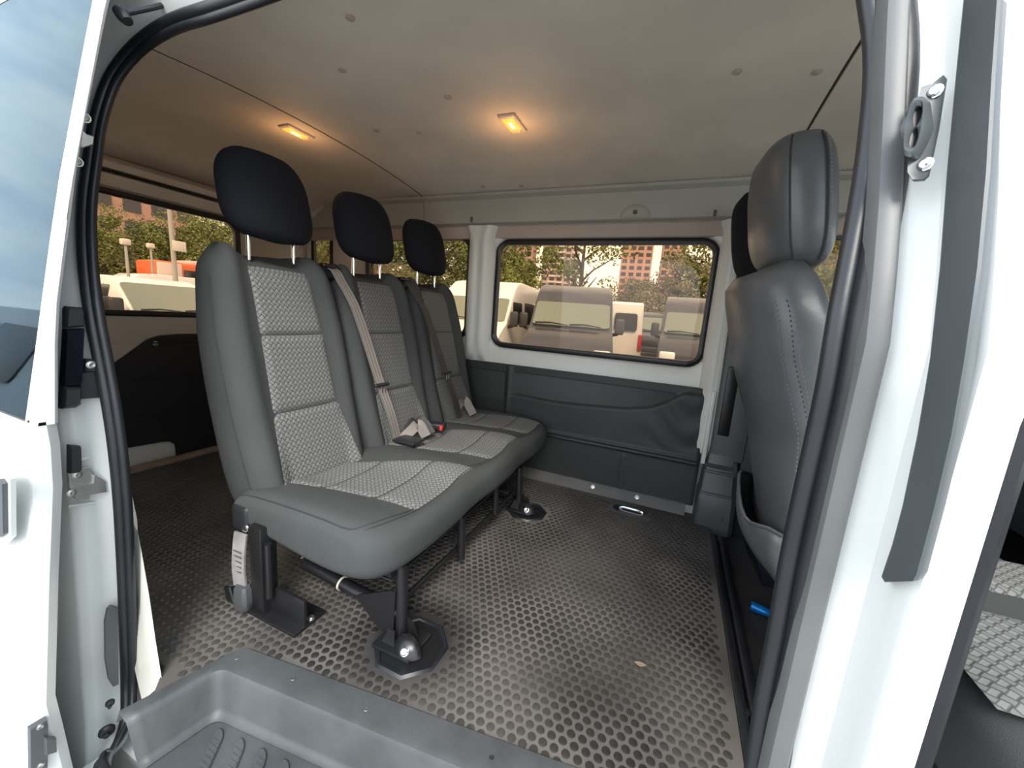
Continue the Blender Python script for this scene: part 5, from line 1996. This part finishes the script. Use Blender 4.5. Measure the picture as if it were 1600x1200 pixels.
G1 = 'trees beyond the side windows'
for x, y, sc, k, lm, lab in (
        (-11.9, 25, 1.2, 1, 0, 'bushy green tree above the white van left of the dark grey van'),
        (-6.4, 26, 1.25, 2, 0, 'thin open tree with sky between its twigs above the dark grey van'),
        (-9.9, 30, 0.55, 0, 1, 'low dark tree at the foot of the balcony tower'),
        (-3.2, 29, 0.72, 0, 2, 'dusty tree above the white van seen from behind'),
        (-0.5, 26, 0.82, 1, 2, 'dusty broad tree above the small black van'),
        (2.2, 28, 1.2, 1, 0, 'green tree above the cut-off grey van'),
        (7.0, 24, 1.2, 1, 0, 'green tree showing in the cab window past the grey leatherette headrest'),
        (-16.0, 24, 1.2, 1, 1, 'dark leafy tree behind the far headrest'),
        (-20.5, 23, 1.2, 1, 1, 'dark leafy tree between middle and far headrests'),
        (-23.0, 19.9, 1.0, 1, 0, 'bright green tree in the gap between near and middle headrests')):
    tree(x, y, sc, k, lm, lab, G1)
for x, y, sc, k, lm, lab in (
        (-37, 14.3, 0.98, 1, 0, 'broad tree beyond the rear window next to the rubber seal'),
        (-38, 16.9, 0.92, 1, 1, 'darker tree behind the lamp posts in the rear window'),
        (-37, 18.8, 1.08, 1, 0, 'bright tree behind the signed pole in the rear window'),
        (-37, 21.6, 1.2, 0, 0, 'tree beyond the rear window beside the near headrest'),
        (-41, 24.3, 1.15, 1, 0, 'tree behind the near headrest'),
        (-37, 11.2, 1.0, 1, 0, 'tree hidden mostly behind the rubber door seal')):
    tree(x, y, sc, k, lm, lab, 'trees beyond the rear window')
# clipped hedge under the trees fills the horizon with leaves


def hedge(label, pts, h, w):
    vs, fs = [], []
    for (x0, y0), (x1, y1) in zip(pts, pts[1:]):
        ln = math.hypot(x1 - x0, y1 - y0)
        for k in range(int(ln * 70)):
            t = rnd.random()
            q = Vector((lerp(x0, x1, t) + rnd.gauss(0, w * 0.4), lerp(y0, y1, t) + rnd.gauss(0, w * 0.4), GZ + h * rnd.random() ** 0.7))
            n = Vector((rnd.gauss(0, 1), rnd.gauss(0, 1), rnd.gauss(0, 1) + 0.5)).normalized()
            t_ = n.orthogonal().normalized()
            b = n.cross(t_)
            s_ = 0.22 * rnd.uniform(0.6, 1.3)
            o = len(vs)
            vs += [q - t_ * s_, q - b * s_ * 0.6, q + t_ * s_, q + b * s_ * 0.6]
            fs.append((o, o + 1, o + 2, o + 3))
    mb = MB()
    mb.v, mb.f = vs, fs
    o = mb.build('hedge', LEAF[1], None, smooth=0)
    tag(o, label, 'hedge', None, 'stuff')


hedge('low dark hedge under the trees beyond the side windows', [(-36, 27), (12, 33)], 3.2, 1.2)
hedge('low dark hedge under the trees beyond the rear window', [(-40, 8), (-42, 30)], 3.0, 1.2)

# flats
WALLP = pbr('pink_render', (0.50, 0.30, 0.24), 0.8, var=0.1, vscale=0.2)
WALLT = pbr('tower_render', (0.46, 0.36, 0.33), 0.8)
WALLR = pbr('red_brick', (0.42, 0.14, 0.11), 0.8)
SLABM = pbr('balcony_white', (0.78, 0.72, 0.68), 0.7)
GLASSB = pbr('flat_window', (0.05, 0.05, 0.06), 0.2)


def flats(label, loc, yaw, w, d, h, wall, cols, floors, fh, z0, balcony=()):
    """Block of flats; its front faces local -y. Each window and balcony in view is its own part."""
    b = thing('apartment_block', label, 'building', (0, 0, 0))
    mb = MB()
    mb.rbox((0, d / 2, h / 2), (w, d, h), 0.05, 1)
    mb.rbox((0, d / 2, h + 0.4), (w * 0.9, d * 0.9, 0.8), 0.05, 1)
    mb.build('walls', wall, b, smooth=0)
    wm = bm_ = None
    for k in range(floors):
        z = z0 + k * fh
        for c in range(cols):
            x = (c + 0.5) / cols * w - w / 2
            if c in balcony:
                if bm_ is None:
                    mb = MB()
                    mb.rbox((0, 0, 0), (w / cols * 0.98, 1.2, 0.30), 0.02, 1)
                    mb.rbox((0, -0.55, 0.6), (w / cols * 0.98, 0.1, 0.16), 0.02, 1)
                    for q in range(5):
                        mb.rbox(((q / 4 - 0.5) * w / cols * 0.9, -0.55, 0.4), (0.12, 0.08, 0.5), 0, 1)
                    o = mb.build('balcony', SLABM, b, smooth=0)
                    bm_ = o.data
                else:
                    o = bpy.data.objects.new('balcony', bm_)
                    COL.objects.link(o)
                    o.parent = b
                o.location = (x, -0.6, z - 0.6)
            if wm is None:
                mb = MB()
                mb.rbox((0, 0, 0), (w / cols * 0.62, 0.16, fh * 0.55), 0.03, 1)
                o = mb.build('window', GLASSB, b, smooth=0)
                wm = o.data
            else:
                o = bpy.data.objects.new('window', wm)
                COL.objects.link(o)
                o.parent = b
            o.location = (x, -0.04, z + fh * 0.35)
    b.location = Vector(loc)
    b.rotation_euler = (0, 0, yaw)
    return b


flats('tall tower with stacked white balconies above the dark grey van', (-61, 200, GZ), 0.25, 19, 14, 75, WALLT, 5, 11, 3.0, 15, (1, 2, 4))
flats('pink tower behind the thin tree and the white van seen from behind', (-24.5, 210, GZ), 0.1, 15, 14, 80, WALLP, 4, 11, 3.2, 16)
flats('farther pink tower above the dusty trees', (-8, 225, GZ), 0.1, 11, 14, 75, WALLP, 3, 11, 3.2, 16)
flats('low pink block between the towers seen past the bushy tree', (-92, 210, GZ), 0.2, 22, 14, 60, WALLP, 5, 9, 3.2, 16)
flats('pink block of flats with dark windows rising behind the rear window trees', (-78, 34, GZ), PI / 2, 17, 12, 26, WALLP, 5, 5, 3.1, 9.5)
flats('red brick block in the gap between near and middle headrests', (-66, 62, GZ), 1.0, 20, 12, 30, WALLR, 5, 6, 3.1, 9)
flats('brick block showing through the cab window', (34, 120, GZ), 0.0, 22, 12, 45, WALLR, 5, 8, 3.2, 12)
